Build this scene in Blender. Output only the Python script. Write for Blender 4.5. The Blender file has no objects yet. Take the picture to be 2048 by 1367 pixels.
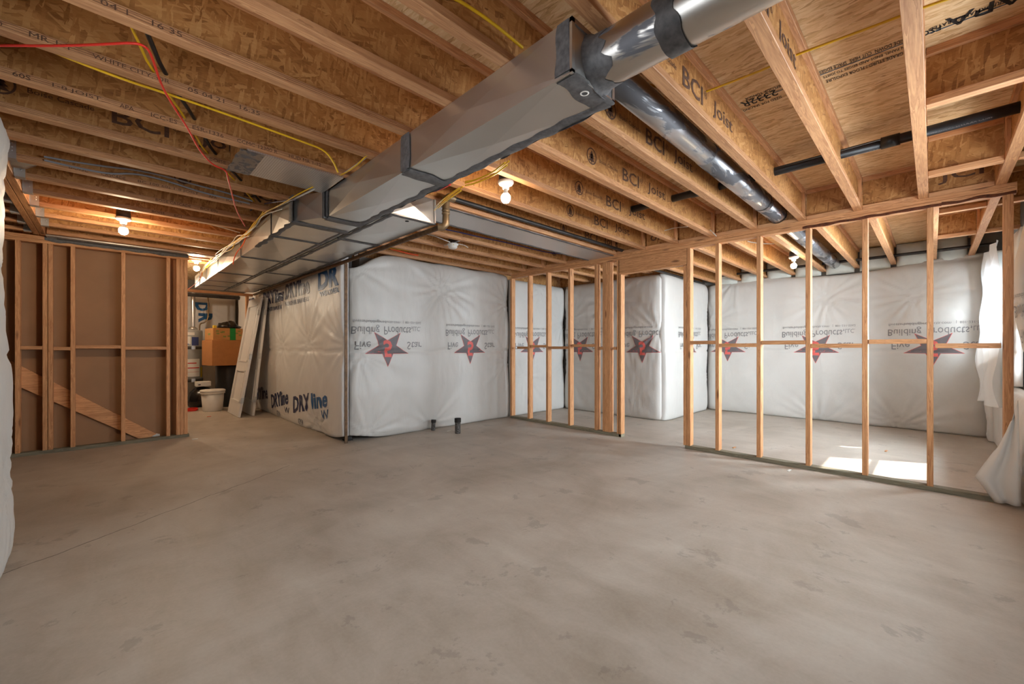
import bpy, bmesh, math, random
from mathutils import Vector, Matrix, noise
random.seed(7)
S = bpy.context.scene
COL = S.collection

# ------------------------------------------------------------------ camera, world, sun, daylight, added fill lamps, exposure
FPX, CXP, HYP, CAMH = 825.0, 1024.0, 695.0, 1.22          # focal length / horizon in pixels of a 2048x1367 frame
YAW = math.atan((1866 - 1024) / FPX)
FW = Vector((math.cos(YAW), math.sin(YAW), 0)); RT = Vector((math.sin(YAW), -math.cos(YAW), 0))
cam = bpy.data.objects.new('camera', bpy.data.cameras.new('camera')); COL.objects.link(cam)
cam.location = (0, 0, CAMH); cam.rotation_euler = (math.pi / 2, 0, YAW - math.pi / 2)
cam.data.sensor_width = 36; cam.data.lens = FPX / 2048 * 36; cam.data.shift_y = (HYP - 683.5) / 2048
cam.data.clip_start = 0.02
S.camera = cam
S.view_settings.view_transform = 'Standard'; S.view_settings.look = 'None'
S.view_settings.gamma = 1; S.view_settings.use_curve_mapping = False
S.view_settings.exposure = 0.66
S.cycles.use_denoising = True
S.cycles.max_bounces = 7; S.cycles.diffuse_bounces = 5; S.cycles.glossy_bounces = 4; S.cycles.transparent_max_bounces = 8
S.cycles.sample_clamp_indirect = 6

W = bpy.data.worlds.new('World'); S.world = W; W.use_nodes = True
bg = W.node_tree.nodes['Background']; bg.inputs[0].default_value = (0.62, 0.78, 1, 1); bg.inputs[1].default_value = 1.0

def lamp(name, kind, loc, energy, color, **kw):
    d = bpy.data.lights.new(name, kind); d.energy = energy; d.color = color
    aim = kw.pop('aim', None)
    for k, v in kw.items(): setattr(d, k, v)
    o = bpy.data.objects.new(name, d); COL.objects.link(o); o.location = loc
    if aim is not None: o.rotation_euler = Vector(aim).to_track_quat('-Z', 'Y').to_euler()
    return o
SUN_DIR = Vector((-0.40, 0.74, -1.0))
lamp('sun', 'SUN', (7, -6, 8), 9.0, (1, 0.95, 0.88), aim=SUN_DIR, angle=0.012)
lamp('daylight_far_room', 'AREA', (6.7, -1.7, 1.75), 1050, (0.78, 0.90, 1), aim=(0, 1, -0.12), shape='RECTANGLE', size=3.6, size_y=1.7)
lamp('side_fill', 'AREA', (3.4, -1.0, 1.6), 66, (0.86, 0.94, 1.0), aim=(0, 1, -0.12), shape='RECTANGLE', size=1.9, size_y=1.1)  # fill lamp added behind the invented side opening, out of view
lamp('rear_fill', 'AREA', (-0.95, 1.2, 1.6), 22, (0.94, 0.97, 1), aim=(1, 0, -0.15), shape='RECTANGLE', size=1.9, size_y=1.1)  # added fill from an invented opening in the left wall, out of view

# ------------------------------------------------------------------ pixel helpers (pixel of the 2048x1367 frame -> point on a plane of the room)
def ray(u, v):
    d = FW + RT * ((u - CXP) / FPX); d.z = -(v - HYP) / FPX
    return d
def PX(u, v, x): d = ray(u, v); return Vector((0, 0, CAMH)) + d * (x / d.x)
def PY(u, v, y): d = ray(u, v); return Vector((0, 0, CAMH)) + d * (y / d.y)
def PZ(u, v, z): d = ray(u, v); return Vector((0, 0, CAMH)) + d * ((z - CAMH) / d.z)

# ------------------------------------------------------------------ materials
def lin(c):
    return tuple(((x / 255) / 12.92 if x / 255 <= 0.04045 else ((x / 255 + 0.055) / 1.055) ** 2.4) for x in c) + (1,)
class NT:
    def __init__(s, name):
        s.m = bpy.data.materials.new(name); s.m.use_nodes = True; s.t = s.m.node_tree
        s.b = s.t.nodes['Principled BSDF']; s.out = s.t.nodes['Material Output']
    def n(s, typ, ins=None, **kw):
        nd = s.t.nodes.new(typ)
        for k, v in kw.items(): setattr(nd, k, v)
        for k, v in (ins or {}).items(): s.set(nd, k, v)
        return nd
    def set(s, nd, k, v):
        i = nd.inputs[k]
        if hasattr(v, 'is_output') or isinstance(v, bpy.types.NodeSocket): s.t.links.new(v, i)
        else: i.default_value = v
    def math(s, op, a, b=None, c=None):
        nd = s.n('ShaderNodeMath', operation=op)
        for i, x in enumerate((a, b, c)):
            if x is not None: s.set(nd, i, x)
        return nd.outputs[0]
    def mix(s, f, a, b, blend='MIX'):
        nd = s.n('ShaderNodeMix', data_type='RGBA', blend_type=blend)
        s.set(nd, 0, f); s.set(nd, 6, a); s.set(nd, 7, b)
        return nd.outputs[2]
    def ramp(s, f, stops):
        nd = s.n('ShaderNodeValToRGB'); e = nd.color_ramp.elements
        while len(e) < len(stops): e.new(0.5)
        for i, (p, c) in enumerate(stops): e[i].position = p; e[i].color = c
        s.set(nd, 0, f); return nd.outputs[0]
    def coords(s, rnd=True, scale=(1, 1, 1), rot=(0, 0, 0)):
        tc = s.n('ShaderNodeTexCoord').outputs['Object']
        if rnd:
            oi = s.n('ShaderNodeObjectInfo').outputs['Random']
            v = s.n('ShaderNodeCombineXYZ', {0: s.math('MULTIPLY', oi, 37.0), 1: s.math('MULTIPLY', oi, 23.0), 2: s.math('MULTIPLY', oi, 53.0)})
            tc = s.n('ShaderNodeVectorMath', {0: tc, 1: v.outputs[0]}, operation='ADD').outputs[0]
        mp = s.n('ShaderNodeMapping', {'Vector': tc, 'Scale': scale, 'Rotation': rot})
        return mp.outputs[0]
    def noise(s, vec, scale, detail=3, rough=0.55, dist=0.0):
        return s.n('ShaderNodeTexNoise', {'Vector': vec, 'Scale': scale, 'Detail': detail, 'Roughness': rough, 'Distortion': dist}).outputs[0]
    def bump(s, h, strength=0.3, dist=0.005):
        nd = s.n('ShaderNodeBump', {'Height': h, 'Strength': strength, 'Distance': dist}); s.t.links.new(nd.outputs[0], s.b.inputs['Normal'])
    def done(s, color=None, rough=None, metal=None, **kw):
        if color is not None: s.set(s.b, 'Base Color', color)
        if rough is not None: s.set(s.b, 'Roughness', rough)
        if metal is not None: s.set(s.b, 'Metallic', metal)
        for k, v in kw.items(): s.set(s.b, k.replace('_', ' '), v)
        return s.m
def plain(name, c, rough=0.5, metal=0.0, var=0.08, scale=12, **kw):
    t = NT(name); n = t.noise(t.coords(), scale)
    dark = tuple(x * (1 - var) for x in lin(c)[:3]) + (1,); lite = tuple(min(1, x * (1 + var)) for x in lin(c)[:3]) + (1,)
    return t.done(t.ramp(n, [(0.3, dark), (0.7, lite)]), rough, metal, **kw)

def osb(name, plane, tint=1.0, aligned=False, pal=None):
    """strand board: three layers of long voronoi flakes at different angles in the given plane"""
    t = NT(name)
    pal = pal or [(130, 82, 38), (168, 114, 60), (186, 132, 74), (206, 156, 98)]
    ax = {'xz': 1, 'yz': 0, 'xy': 2}[plane]
    outs = []
    angs = ((0.08, -0.15, 0.3) if aligned else (0.35, 1.45, 2.5))
    for i, a in enumerate(angs):
        rot = [0, 0, 0]; rot[ax] = a
        sc = {'xz': (9, 20, 52), 'yz': (20, 9, 52), 'xy': (52, 9, 20)}[plane]
        sc = tuple(q * (1, 1.35, 0.8)[i] for q in sc)
        mp = t.n('ShaderNodeMapping', {'Vector': t.coords(True, (1, 1, 1), tuple(rot)), 'Scale': sc, 'Location': (i * 3.1, i * 1.7, i * 2.3)})
        wob = t.n('ShaderNodeTexNoise', {'Vector': mp.outputs[0], 'Scale': 1.4, 'Detail': 2})
        vv = t.n('ShaderNodeVectorMath', {0: mp.outputs[0], 1: wob.outputs[1]}, operation='ADD').outputs[0]
        vo = t.n('ShaderNodeTexVoronoi', {'Vector': vv, 'Scale': 1.0, 'Randomness': 1.0})
        sep = t.n('ShaderNodeSeparateColor', {0: vo.outputs['Color']})
        outs.append((sep.outputs[0], sep.outputs[1], vo.outputs['Distance']))
    sel1 = t.math('GREATER_THAN', outs[0][1], 0.55); sel2 = t.math('GREATER_THAN', outs[1][1], 0.6)
    v = t.n('ShaderNodeMix', {0: sel1, 2: outs[2][0], 3: outs[0][0]}).outputs[0]
    v = t.n('ShaderNodeMix', {0: sel2, 2: v, 3: outs[1][0]}).outputs[0]
    fine = t.noise(t.coords(True, {'xz': (30, 30, 160), 'yz': (30, 30, 160), 'xy': (160, 30, 30)}[plane]), 1.0, 2)
    v = t.math('ADD', t.math('MULTIPLY', v, 0.7), t.math('MULTIPLY', fine, 0.42))
    c = t.ramp(v, [(0.0, lin(tuple(q * tint * 0.72 for q in pal[0]))), (0.12, lin(tuple(q * tint for q in pal[0]))), (0.34, lin(tuple(q * tint for q in pal[1]))),
                   (0.66, lin(tuple(q * tint for q in pal[2]))), (1.0, lin(tuple(q * tint for q in pal[3])))])
    t.bump(v, 0.35, 0.002)
    return t.done(c, 0.6)
def lumber(name, axis, c0, c1, knots=True, rough=0.6):
    t = NT(name); s = [26, 26, 26]; s[axis] = 1.6
    co = t.coords(True, tuple(s))
    w = t.noise(co, 1.0, 4, 0.6, 1.2)
    f = t.math('FRACT', t.math('MULTIPLY', w, 5.0))
    fine = t.noise(t.coords(True, tuple(q * 6 for q in s)), 1.0, 2)
    v = t.math('ADD', t.math('MULTIPLY', f, 0.45), t.math('MULTIPLY', fine, 0.6))
    col = t.ramp(v, [(0.15, lin(c0)), (0.75, lin(c1))])
    var = t.math('ADD', 0.88, t.math('MULTIPLY', t.n('ShaderNodeObjectInfo').outputs['Random'], 0.22))
    col = t.mix(1.0, col, t.n('ShaderNodeCombineColor', {0: var, 1: var, 2: var}).outputs[0], 'MULTIPLY')
    if knots:
        ks = [9, 9, 9]; ks[axis] = 2.2
        vo = t.n('ShaderNodeTexVoronoi', {'Vector': t.coords(True, tuple(ks)), 'Scale': 1.0})
        k = t.ramp(vo.outputs['Distance'], [(0.07, (1, 1, 1, 1)), (0.16, (0, 0, 0, 1))])
        col = t.mix(t.math('MULTIPLY', k, 0.75), col, lin((96, 52, 26)))
    t.bump(v, 0.15, 0.002)
    return t.done(col, rough)

WOOD = [lumber('pine lumber ' + 'xyz'[a], a, (166, 108, 64), (216, 160, 110)) for a in range(3)]
FLAN = [lumber('laminated flange ' + 'xyz'[a], a, (168, 112, 72), (214, 160, 112), False) for a in range(2)]
TREATED = [lumber('treated lumber ' + 'xyz'[a], a, (96, 90, 74), (142, 134, 112), False, 0.8) for a in range(2)]
BARK = plain('bark', (92, 48, 24), 0.9, var=0.5, scale=30)
OSBW = [osb('strand board web x', 'xz'), osb('strand board web y', 'yz', 0.97)]
OSBD = osb('subfloor strand board', 'xy', 1.0, True, [(168, 120, 72), (212, 172, 120), (228, 192, 144), (240, 212, 168)])
INK = plain('dark ink', (94, 64, 46), 0.8, var=0.35, scale=50)
INKB = plain('black ink', (40, 34, 30), 0.8)
INKBLUE = plain('blue chalk', (40, 78, 104), 0.8)
GREYINK = plain('grey print', (136, 134, 134), 0.5)
STARINK = plain('charcoal print', (114, 106, 108), 0.5)
REDINK = plain('red print', (224, 104, 96), 0.5)
NAVY = plain('navy print', (42, 52, 92), 0.35, var=0.15)
BLUE = plain('blue print', (22, 92, 150), 0.35, var=0.15)
KRAFT = plain('brown gypsum paper', (158, 120, 88), 0.85, var=0.06, scale=4)
WHITEP = plain('white painted door', (226, 224, 222), 0.42, var=0.03)
PLASTW = plain('white plastic', (232, 228, 220), 0.4, var=0.03)
BLACKP = plain('black plastic pipe', (34, 33, 33), 0.38, var=0.25)
BLACKB = plain('black box plastic', (42, 32, 28), 0.5)
IRON = plain('black iron pipe', (64, 60, 58), 0.42, 0.6, var=0.3)
RUST = plain('rusty brown pipe', (104, 78, 54), 0.5, 0.5, var=0.35, scale=25)
FITTING = plain('cast pipe fitting', (134, 112, 84), 0.4, 0.6, var=0.2)
STEEL = plain('dark steel column', (44, 40, 38), 0.5, 0.5, var=0.3)
MASTIC = plain('grey duct mastic', (92, 90, 90), 0.55, 0.0, var=0.35, scale=40)
BRIGHTM = plain('bright hanger steel', (204, 204, 202), 0.34, 0.65, var=0.1)
CARD = plain('cardboard', (186, 126, 74), 0.8, var=0.05)
CARDP = plain('printed cardboard', (196, 142, 84), 0.8, var=0.08)
GREENT = plain('green tape', (22, 140, 60), 0.4)
TANK = plain('grey enamel', (176, 178, 176), 0.35, var=0.03)
DARKB = plain('dark strap', (74, 70, 66), 0.5)
LABELW = plain('white label', (232, 230, 224), 0.5, var=0.03)
LABELR = plain('red label', (204, 44, 40), 0.5)
LABELY = plain('yellow label', (220, 190, 40), 0.5)
LABELB = plain('blue label', (62, 74, 128), 0.5)
BAG = plain('black plastic bag', (22, 20, 20), 0.22, var=0.3)
YEL = plain('yellow cable jacket', (226, 178, 26), 0.4)
RED = plain('red cable jacket', (226, 44, 26), 0.4)
ORANGE = plain('orange cord', (236, 96, 40), 0.45)
WHT = plain('white cable jacket', (214, 208, 196), 0.45)
GRY = plain('grey cable jacket', (150, 152, 158), 0.45)
BLK = plain('black cable jacket', (24, 23, 24), 0.4)
VIO = plain('dark violet cable jacket', (78, 76, 100), 0.45)
BLUC = plain('blue cable jacket', (32, 52, 130), 0.45)
CEMENT = plain('foundation concrete', (128, 124, 118), 0.85, var=0.12, scale=5)
FOAM = plain('yellow foam', (206, 178, 96), 0.9, var=0.2, scale=30)
BATT = plain('pale faced insulation batt', (206, 208, 200), 0.7, var=0.06, scale=6)
DMASTIC = plain('dark mastic', (70, 66, 64), 0.6, var=0.5, scale=30)
ROCK = plain('mortar speckle pipe', (86, 82, 78), 0.7, var=0.9, scale=60)

def metal(name, c=(176, 176, 174), rough=0.3, streak=(1, 1, 1), smear=None, smear_thr=0.56):
    t = NT(name); n = t.noise(t.coords(True, streak), 6, 4)
    r = t.ramp(n, [(0.3, (rough * 0.94,) * 3 + (1,)), (0.7, (rough * 1.08,) * 3 + (1,))])
    col = t.ramp(t.noise(t.coords(True, streak), 2.5, 2), [(0.25, lin(tuple(q * 0.95 for q in c))), (0.75, lin(c))])
    if smear:
        m = t.ramp(t.noise(t.coords(True, smear), 1.0, 5, 0.6, 0.6), [(smear_thr, (0, 0, 0, 1)), (smear_thr + 0.03, (1, 1, 1, 1))])
        col = t.mix(m, col, lin((104, 104, 108))); r = t.mix(m, r, (0.55,) * 3 + (1,))
        return t.done(col, r, t.math('SUBTRACT', 1.0, t.math('MULTIPLY', m, 0.75)))
    return t.done(col, r, 0.9)
GALV = metal('galvanized sheet', (218, 216, 211), 0.31)
GALVP = metal('galvanized pipe smeared with mastic', (198, 200, 204), 0.34, (1, 1, 1), (1.6, 7, 7), 0.50)
GALVY = metal('galvanized trunk pipe', (196, 190, 182), 0.34, (1, 1, 1), (7, 1.8, 7), 0.56)
def foil():
    t = NT('foil faced bubble wrap'); co = t.coords(False)
    w1 = t.n('ShaderNodeTexWave', {'Vector': co, 'Scale': 22.0, 'Distortion': 0.3}, bands_direction='X').outputs[1]
    w2 = t.n('ShaderNodeTexWave', {'Vector': co, 'Scale': 14.0, 'Distortion': 0.3}, bands_direction='Y').outputs[1]
    t.bump(t.math('ADD', t.math('MULTIPLY', w1, 0.6), t.math('MULTIPLY', w2, 0.3)), 0.35, 0.004)
    g = t.mix(t.math('MULTIPLY', t.ramp(w1, [(0.75, (0, 0, 0, 1)), (0.95, (1, 1, 1, 1))]), 0.35), lin((216, 210, 206)), lin((130, 118, 112)))
    g = t.mix(t.math('MULTIPLY', t.ramp(w2, [(0.85, (0, 0, 0, 1)), (0.97, (1, 1, 1, 1))]), 0.25), g, lin((130, 118, 112)))
    return t.done(g, 0.32, 0.7)
FOIL = foil()
def concrete():
    t = NT('trowelled concrete'); co = t.coords(False)
    big = t.noise(t.coords(False, (0.7, 1.1, 1)), 1.1, 5, 0.6, 0.8)
    mid = t.noise(t.coords(False, (2.2, 0.9, 1), (0, 0, 0.5)), 2.2, 6, 0.65, 0.5)
    fin = t.noise(co, 60, 3)
    v = t.math('ADD', t.math('ADD', t.math('MULTIPLY', big, 0.5), t.math('MULTIPLY', mid, 0.4)), t.math('MULTIPLY', fin, 0.1))
    c = t.ramp(v, [(0.34, lin((154, 142, 127))), (0.5, lin((177, 166, 153))), (0.66, lin((195, 186, 174)))])
    st = t.noise(t.coords(False, (1, 1, 1)), 3.4, 6, 0.7, 0.3)                      # damp looking worn blotches
    c = t.mix(t.math('MULTIPLY', t.ramp(st, [(0.60, (0, 0, 0, 1)), (0.63, (1, 1, 1, 1))]), 0.28), c, lin((112, 102, 94)))
    sep = t.n('ShaderNodeSeparateXYZ', {0: t.n('ShaderNodeTexCoord').outputs['Object']})
    # shrinkage crack running across the slab
    wob = t.math('MULTIPLY', t.math('SUBTRACT', t.noise(co, 3.0, 4), 0.5), 0.10)
    dx, dy = 0.90, 0.60; L = math.hypot(dx, dy)
    d = t.math('ADD', t.math('SUBTRACT', t.math('MULTIPLY', t.math('SUBTRACT', sep.outputs[0], -0.37), dy / L),
                             t.math('MULTIPLY', t.math('SUBTRACT', sep.outputs[1], 3.53), dx / L)), wob)
    inside = t.math('LESS_THAN', sep.outputs[0], 1.35)
    crack = t.math('MULTIPLY', t.math('LESS_THAN', t.math('ABSOLUTE', d), 0.0045), inside)
    c = t.mix(t.math('MULTIPLY', crack, 0.75), c, lin((70, 60, 52)))
    t.bump(t.math('ADD', fin, mid), 0.12, 0.003)
    r = t.ramp(mid, [(0.3, (0.42,) * 3 + (1,)), (0.7, (0.62,) * 3 + (1,))])
    return t.done(c, r)
CONC = concrete()
def poly(name, c=(212, 209, 203), rough=0.42):
    t = NT(name)
    n1 = t.noise(t.coords(False, (1, 1, 0.35)), 9, 4, 0.6, 1.5); n2 = t.noise(t.coords(False), 2.2, 3)
    col = t.ramp(n2, [(0.3, tuple(q * 0.93 for q in lin(c)[:3]) + (1,)), (0.7, lin(c))])
    t.bump(n1, 0.35, 0.012)
    return t.done(col, rough)
POLY = poly('white insulation facing'); POLY2 = poly('clear plastic over insulation', (228, 226, 224), 0.38)
def glow(name, c, k):
    t = NT(name); t.set(t.b, 'Emission Color', c); t.set(t.b, 'Emission Strength', k)
    return t.done((1, 1, 1, 1), 0.3)
BULB = glow('lit bulb', (1.0, 0.76, 0.50, 1), 330.0); BULB_DIM = glow('dimmer lit bulb', (1.0, 0.78, 0.52, 1), 110.0)
def window_glass():
    t = NT('window glass'); tr = t.n('ShaderNodeBsdfTransparent'); gl = t.n('ShaderNodeBsdfGlossy', {'Roughness': 0.02})
    mx = t.n('ShaderNodeMixShader', {0: 0.06, 1: tr.outputs[0], 2: gl.outputs[0]})
    t.t.links.new(mx.outputs[0], t.out.inputs[0]); return t.m
GLASS = window_glass()
def sheet():
    t = NT('translucent plastic sheet'); d = t.n('ShaderNodeBsdfDiffuse', {'Color': lin((236, 238, 238))}); tr = t.n('ShaderNodeBsdfTranslucent', {'Color': lin((236, 240, 242))})
    gl = t.n('ShaderNodeBsdfGlossy', {'Roughness': 0.3, 'Color': (0.9, 0.9, 0.9, 1)})
    mx = t.n('ShaderNodeMixShader', {0: 0.12, 1: d.outputs[0], 2: tr.outputs[0]}); m2 = t.n('ShaderNodeMixShader', {0: 0.06, 1: mx.outputs[0], 2: gl.outputs[0]})
    t.t.links.new(m2.outputs[0], t.out.inputs[0]); return t.m
SHEET = sheet()

# ------------------------------------------------------------------ mesh builders
class MB:
    def __init__(s): s.v = []; s.f = []; s.smooth = []
    def add(s, verts, faces, smooth=False):
        o = len(s.v); s.v += [Vector(p) for p in verts]; s.f += [tuple(i + o for i in f) for f in faces]; s.smooth += [smooth] * len(faces); return s
    def box(s, a, b, ch=0.0):
        x0, y0, z0 = (min(a[i], b[i]) for i in range(3)); x1, y1, z1 = (max(a[i], b[i]) for i in range(3))
        if ch <= 0:
            return s.add([(x0, y0, z0), (x1, y0, z0), (x1, y1, z0), (x0, y1, z0), (x0, y0, z1), (x1, y0, z1), (x1, y1, z1), (x0, y1, z1)],
                         [(0, 3, 2, 1), (4, 5, 6, 7), (0, 1, 5, 4), (1, 2, 6, 5), (2, 3, 7, 6), (3, 0, 4, 7)])
        bm = bmesh.new(); bmesh.ops.create_cube(bm, size=1)
        for v in bm.verts: v.co = Vector(((x0 + x1) / 2 + v.co.x * (x1 - x0), (y0 + y1) / 2 + v.co.y * (y1 - y0), (z0 + z1) / 2 + v.co.z * (z1 - z0)))
        bmesh.ops.bevel(bm, geom=bm.edges[:], offset=ch, segments=1, affect='EDGES')
        bm.verts.index_update(); s.add([v.co.copy() for v in bm.verts], [[v.index for v in f.verts] for f in bm.faces]); bm.free(); return s
    def obox(s, a, b, w, h, up=(0, 0, 1)):
        """board from a to b, w across, h along up"""
        a, b = Vector(a), Vector(b); d = (b - a).normalized(); sd = d.cross(Vector(up)).normalized(); u = sd.cross(d).normalized()
        pts = [p + sd * (i * w / 2) + u * (j * h / 2) for p in (a, b) for i, j in ((-1, -1), (1, -1), (1, 1), (-1, 1))]
        return s.add(pts, [(0, 1, 2, 3), (7, 6, 5, 4), (0, 4, 5, 1), (1, 5, 6, 2), (2, 6, 7, 3), (3, 7, 4, 0)])
    def tube(s, pts, r, seg=8, cap=True, smoothpath=0):
        pts = [Vector(p) for p in pts]
        for _ in range(smoothpath):
            q = [pts[0]]
            for a, b in zip(pts, pts[1:]): q += [a * 0.75 + b * 0.25, a * 0.25 + b * 0.75]
            pts = q + [pts[-1]]
        rs = r if isinstance(r, (list, tuple)) else [r] * len(pts)
        vs = []; fs = []; ref = None
        for i, p in enumerate(pts):
            d = (pts[min(i + 1, len(pts) - 1)] - pts[max(i - 1, 0)]).normalized()
            if ref is None: ref = Vector((0, 0, 1)) if abs(d.z) < 0.9 else Vector((1, 0, 0))
            a = d.cross(ref).normalized(); b = a.cross(d).normalized(); ref = b
            for k in range(seg):
                t = 2 * math.pi * k / seg; vs.append(p + (a * math.cos(t) + b * math.sin(t)) * rs[i])
        for i in range(len(pts) - 1):
            for k in range(seg):
                fs.append((i * seg + k, i * seg + (k + 1) % seg, (i + 1) * seg + (k + 1) % seg, (i + 1) * seg + k))
        s.add(vs, fs, True)
        if cap:
            n = len(pts)
            s.add(vs[:seg], [tuple(range(seg))]); s.add(vs[-seg:], [tuple(reversed(range(seg)))])
        return s
    def lathe(s, prof, c, seg=28, axis='z'):
        vs = []; fs = []; c = Vector(c)
        for (r, h) in prof:
            for k in range(seg):
                t = 2 * math.pi * k / seg; a, b = r * math.cos(t), r * math.sin(t)
                vs.append(c + Vector({'z': (a, b, h), 'x': (h, a, b), 'y': (b, h, a)}[axis]))
        for i in range(len(prof) - 1):
            for k in range(seg): fs.append((i * seg + k, i * seg + (k + 1) % seg, (i + 1) * seg + (k + 1) % seg, (i + 1) * seg + k))
        return s.add(vs, fs, True)
    def strip(s, p0, p1, wdir, n, w, lift=0.003, thick=0.004, step=0.03, seed=0, rag=0.45):
        """ragged smear of sealant along p0-p1, spread along wdir on a face with normal n"""
        p0, p1, wdir, n = Vector(p0), Vector(p1), Vector(wdir), Vector(n); L = (p1 - p0).length; m = max(2, int(L / step)); vs = []; fs = []
        for i in range(m + 1):
            p = p0.lerp(p1, i / m); q = i * step * 9 + seed * 7.7
            a = -w / 2 * (1 + rag * noise.noise((q, seed, 0.3))); b = w / 2 * (1 + rag * noise.noise((q, seed, 9.1)))
            for j, (e, l) in enumerate(((a, 0), (a * 0.85, thick), (0.0, thick * (1.1 + 0.5 * noise.noise((q, 3, seed)))), (b * 0.85, thick), (b, 0))):
                vs.append(p + wdir * e + n * (lift + l))
        for i in range(m):
            for j in range(4): fs.append((i * 5 + j, i * 5 + j + 1, i * 5 + j + 6, i * 5 + j + 5))
        return s.add(vs, fs, True)
    def build(s, name, mat, parent=None, loc=None):
        base = Vector(parent['_base']) if parent is not None and '_base' in parent.keys() else Vector((0, 0, 0))
        if loc is not None: base = Vector(loc)
        me = bpy.data.meshes.new(name); me.from_pydata([v - base for v in s.v], [], s.f)
        me.polygons.foreach_set('use_smooth', s.smooth); me.materials.append(mat); me.update()
        o = bpy.data.objects.new(name, me); COL.objects.link(o)
        if parent is not None:
            o.parent = parent
            if parent.type == 'MESH': o.location = (0, 0, 0)
        elif loc is not None: o.location = loc
        if parent is not None: o['_base'] = list(base)
        elif loc is not None: o['_base'] = list(loc)
        return o
def tag(o, label, cat, group=None):
    o['label'] = label; o['category'] = cat
    if group: o['group'] = group
    return o
def thing(name, loc, label, cat, group=None):
    o = bpy.data.objects.new(name, None); COL.objects.link(o); o.location = loc; o['_base'] = list(loc); o.empty_display_size = 0.1
    return tag(o, label, cat, group)
def struct(name, mb, mat, parent=None):
    o = mb.build(name, mat, parent); o['kind'] = 'structure'; return o

# ---- flat lettering
_txt = {}
def text2d(s, bold=0.0, maxlen=None):
    key = (s, bold)
    if key not in _txt:
        cu = bpy.data.curves.new('t', 'FONT'); cu.body = s; cu.size = 1; cu.offset = bold; cu.resolution_u = 2
        cu.align_x = 'CENTER'; cu.align_y = 'CENTER'
        ob = bpy.data.objects.new('t', cu); me = bpy.data.meshes.new_from_object(ob)
        vs = [v.co.copy() for v in me.vertices]; fs = [tuple(p.vertices) for p in me.polygons]
        bpy.data.objects.remove(ob); bpy.data.meshes.remove(me); bpy.data.curves.remove(cu)
        xs = [v.x for v in vs]; ys = [v.y for v in vs]
        cx, cy = (min(xs) + max(xs)) / 2, (min(ys) + max(ys)) / 2
        w, h = max(xs) - min(xs), max(ys) - min(ys)
        _txt[key] = ([((v.x - cx) / w, (v.y - cy) / h) for v in vs], fs, w / h)
    return _txt[key]
def lettering(mb, s, fn, cx, cy, w, h, bold=0.0, sub=None, flip=False):
    """put string s in a w x h box centred at (cx, cy); fn maps flat (u, v) to the surface"""
    vs, fs, _ = text2d(s, bold)
    pts = [(cx + x * w, cy + (-y if flip else y) * h) for x, y in vs]
    put(mb, pts, fs, fn, sub)
def put(mb, pts, fs, fn, sub=None):
    if sub:
        bm = bmesh.new(); bv = [bm.verts.new((x, y, 0)) for x, y in pts]
        for f in fs:
            try: bm.faces.new([bv[i] for i in f])
            except ValueError: pass
        bmesh.ops.triangulate(bm, faces=bm.faces[:])
        for _ in range(5):
            long = [e for e in bm.edges if e.calc_length() > sub]
            if not long: break
            bmesh.ops.subdivide_edges(bm, edges=long, cuts=1); bmesh.ops.triangulate(bm, faces=[f for f in bm.faces if len(f.verts) > 3])
        bm.verts.index_update(); pts = [(v.co.x, v.co.y) for v in bm.verts]; fs = [[v.index for v in f.verts] for f in bm.faces]; bm.free()
    mb.add([fn(x, y) for x, y in pts], fs)
def star_pts(cx, cy, r, flip, k=0.42, sx=1.15):
    out = []
    for i in range(10):
        a = math.pi / 2 + i * math.pi / 5; q = r if i % 2 == 0 else r * k
        out.append((cx + q * math.cos(a) * sx, cy + (-1 if flip else 1) * q * math.sin(a)))
    return [(cx, cy)] + out, [(0, i + 1, (i + 1) % 10 + 1) for i in range(10)]

# ------------------------------------------------------------------ room shell (structure)
ZB, ZT, DECK = 2.50, 2.763, 2.802           # underside of joists, underside of top flange, underside of subfloor
FH, FWD = 0.039, 0.061                      # flange height, width
yk = lambda k: 0.058 + 0.432 * k
struct('floor', MB().box((-2.6, -1.3, -0.12), (9.1, 12.4, 0)), CONC)
ceil = struct('ceiling', MB().box((-2.6, -0.9, DECK), (9.1, 12.4, DECK + 0.03)), OSBD)
def wall(name, a, b): struct(name, MB().box(a, b), CEMENT)
wall('wall_back', (8.68, -0.9, 0), (8.9, 3.4, DECK))
m = MB()                                                         # right wall with two window openings, plus one added for fill light
for x0, x1, z0, z1 in ((-0.7, 2.4, 0, DECK), (2.4, 4.4, 0, 1.0), (2.4, 4.4, 2.15, DECK), (4.4, 5.72, 0, DECK), (5.72, 6.66, 0, 0.92), (5.72, 6.66, 2.16, DECK), (6.66, 7.2, 0, DECK), (7.2, 8.1, 0, 1.32), (7.2, 8.1, 2.16, DECK), (8.1, 8.68, 0, DECK)):
    m.box((x0, -0.78, z0), (x1, -0.66, z1))
struct('wall_right', m, CEMENT)
m = MB()
for y0, y1, z0, z1 in ((-0.66, 0.2, 0, DECK), (0.2, 2.2, 0, 1.0), (0.2, 2.2, 2.15, DECK), (2.2, 3.72, 0, DECK)):
    m.box((-0.75, y0, z0), (-0.56, y1, z1))
struct('wall_left', m, CEMENT)
wall('wall_stair_near', (-2.4, 3.55, 0), (-0.75, 3.72, DECK))
wall('wall_stair_side', (-2.5, 3.72, 0), (-2.3, 7.4, DECK))
wall('wall_utility_side', (-1.1, 7.4, 0), (-0.95, 12.1, DECK))
wall('wall_stair_end', (-2.5, 7.4, 0), (-1.1, 7.5, DECK))
wall('wall_utility_back', (-1.1, 12.1, 0), (2.6, 12.3, DECK))
wall('wall_notch_side', (2.46, 5.78, 0), (2.66, 12.1, 2.47))
wall('wall_notch_front', (2.46, 5.5, 0), (6.95, 5.78, 2.47))
wall('wall_jog_side', (6.76, 3.3, 0), (6.95, 5.5, 2.47))
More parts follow.
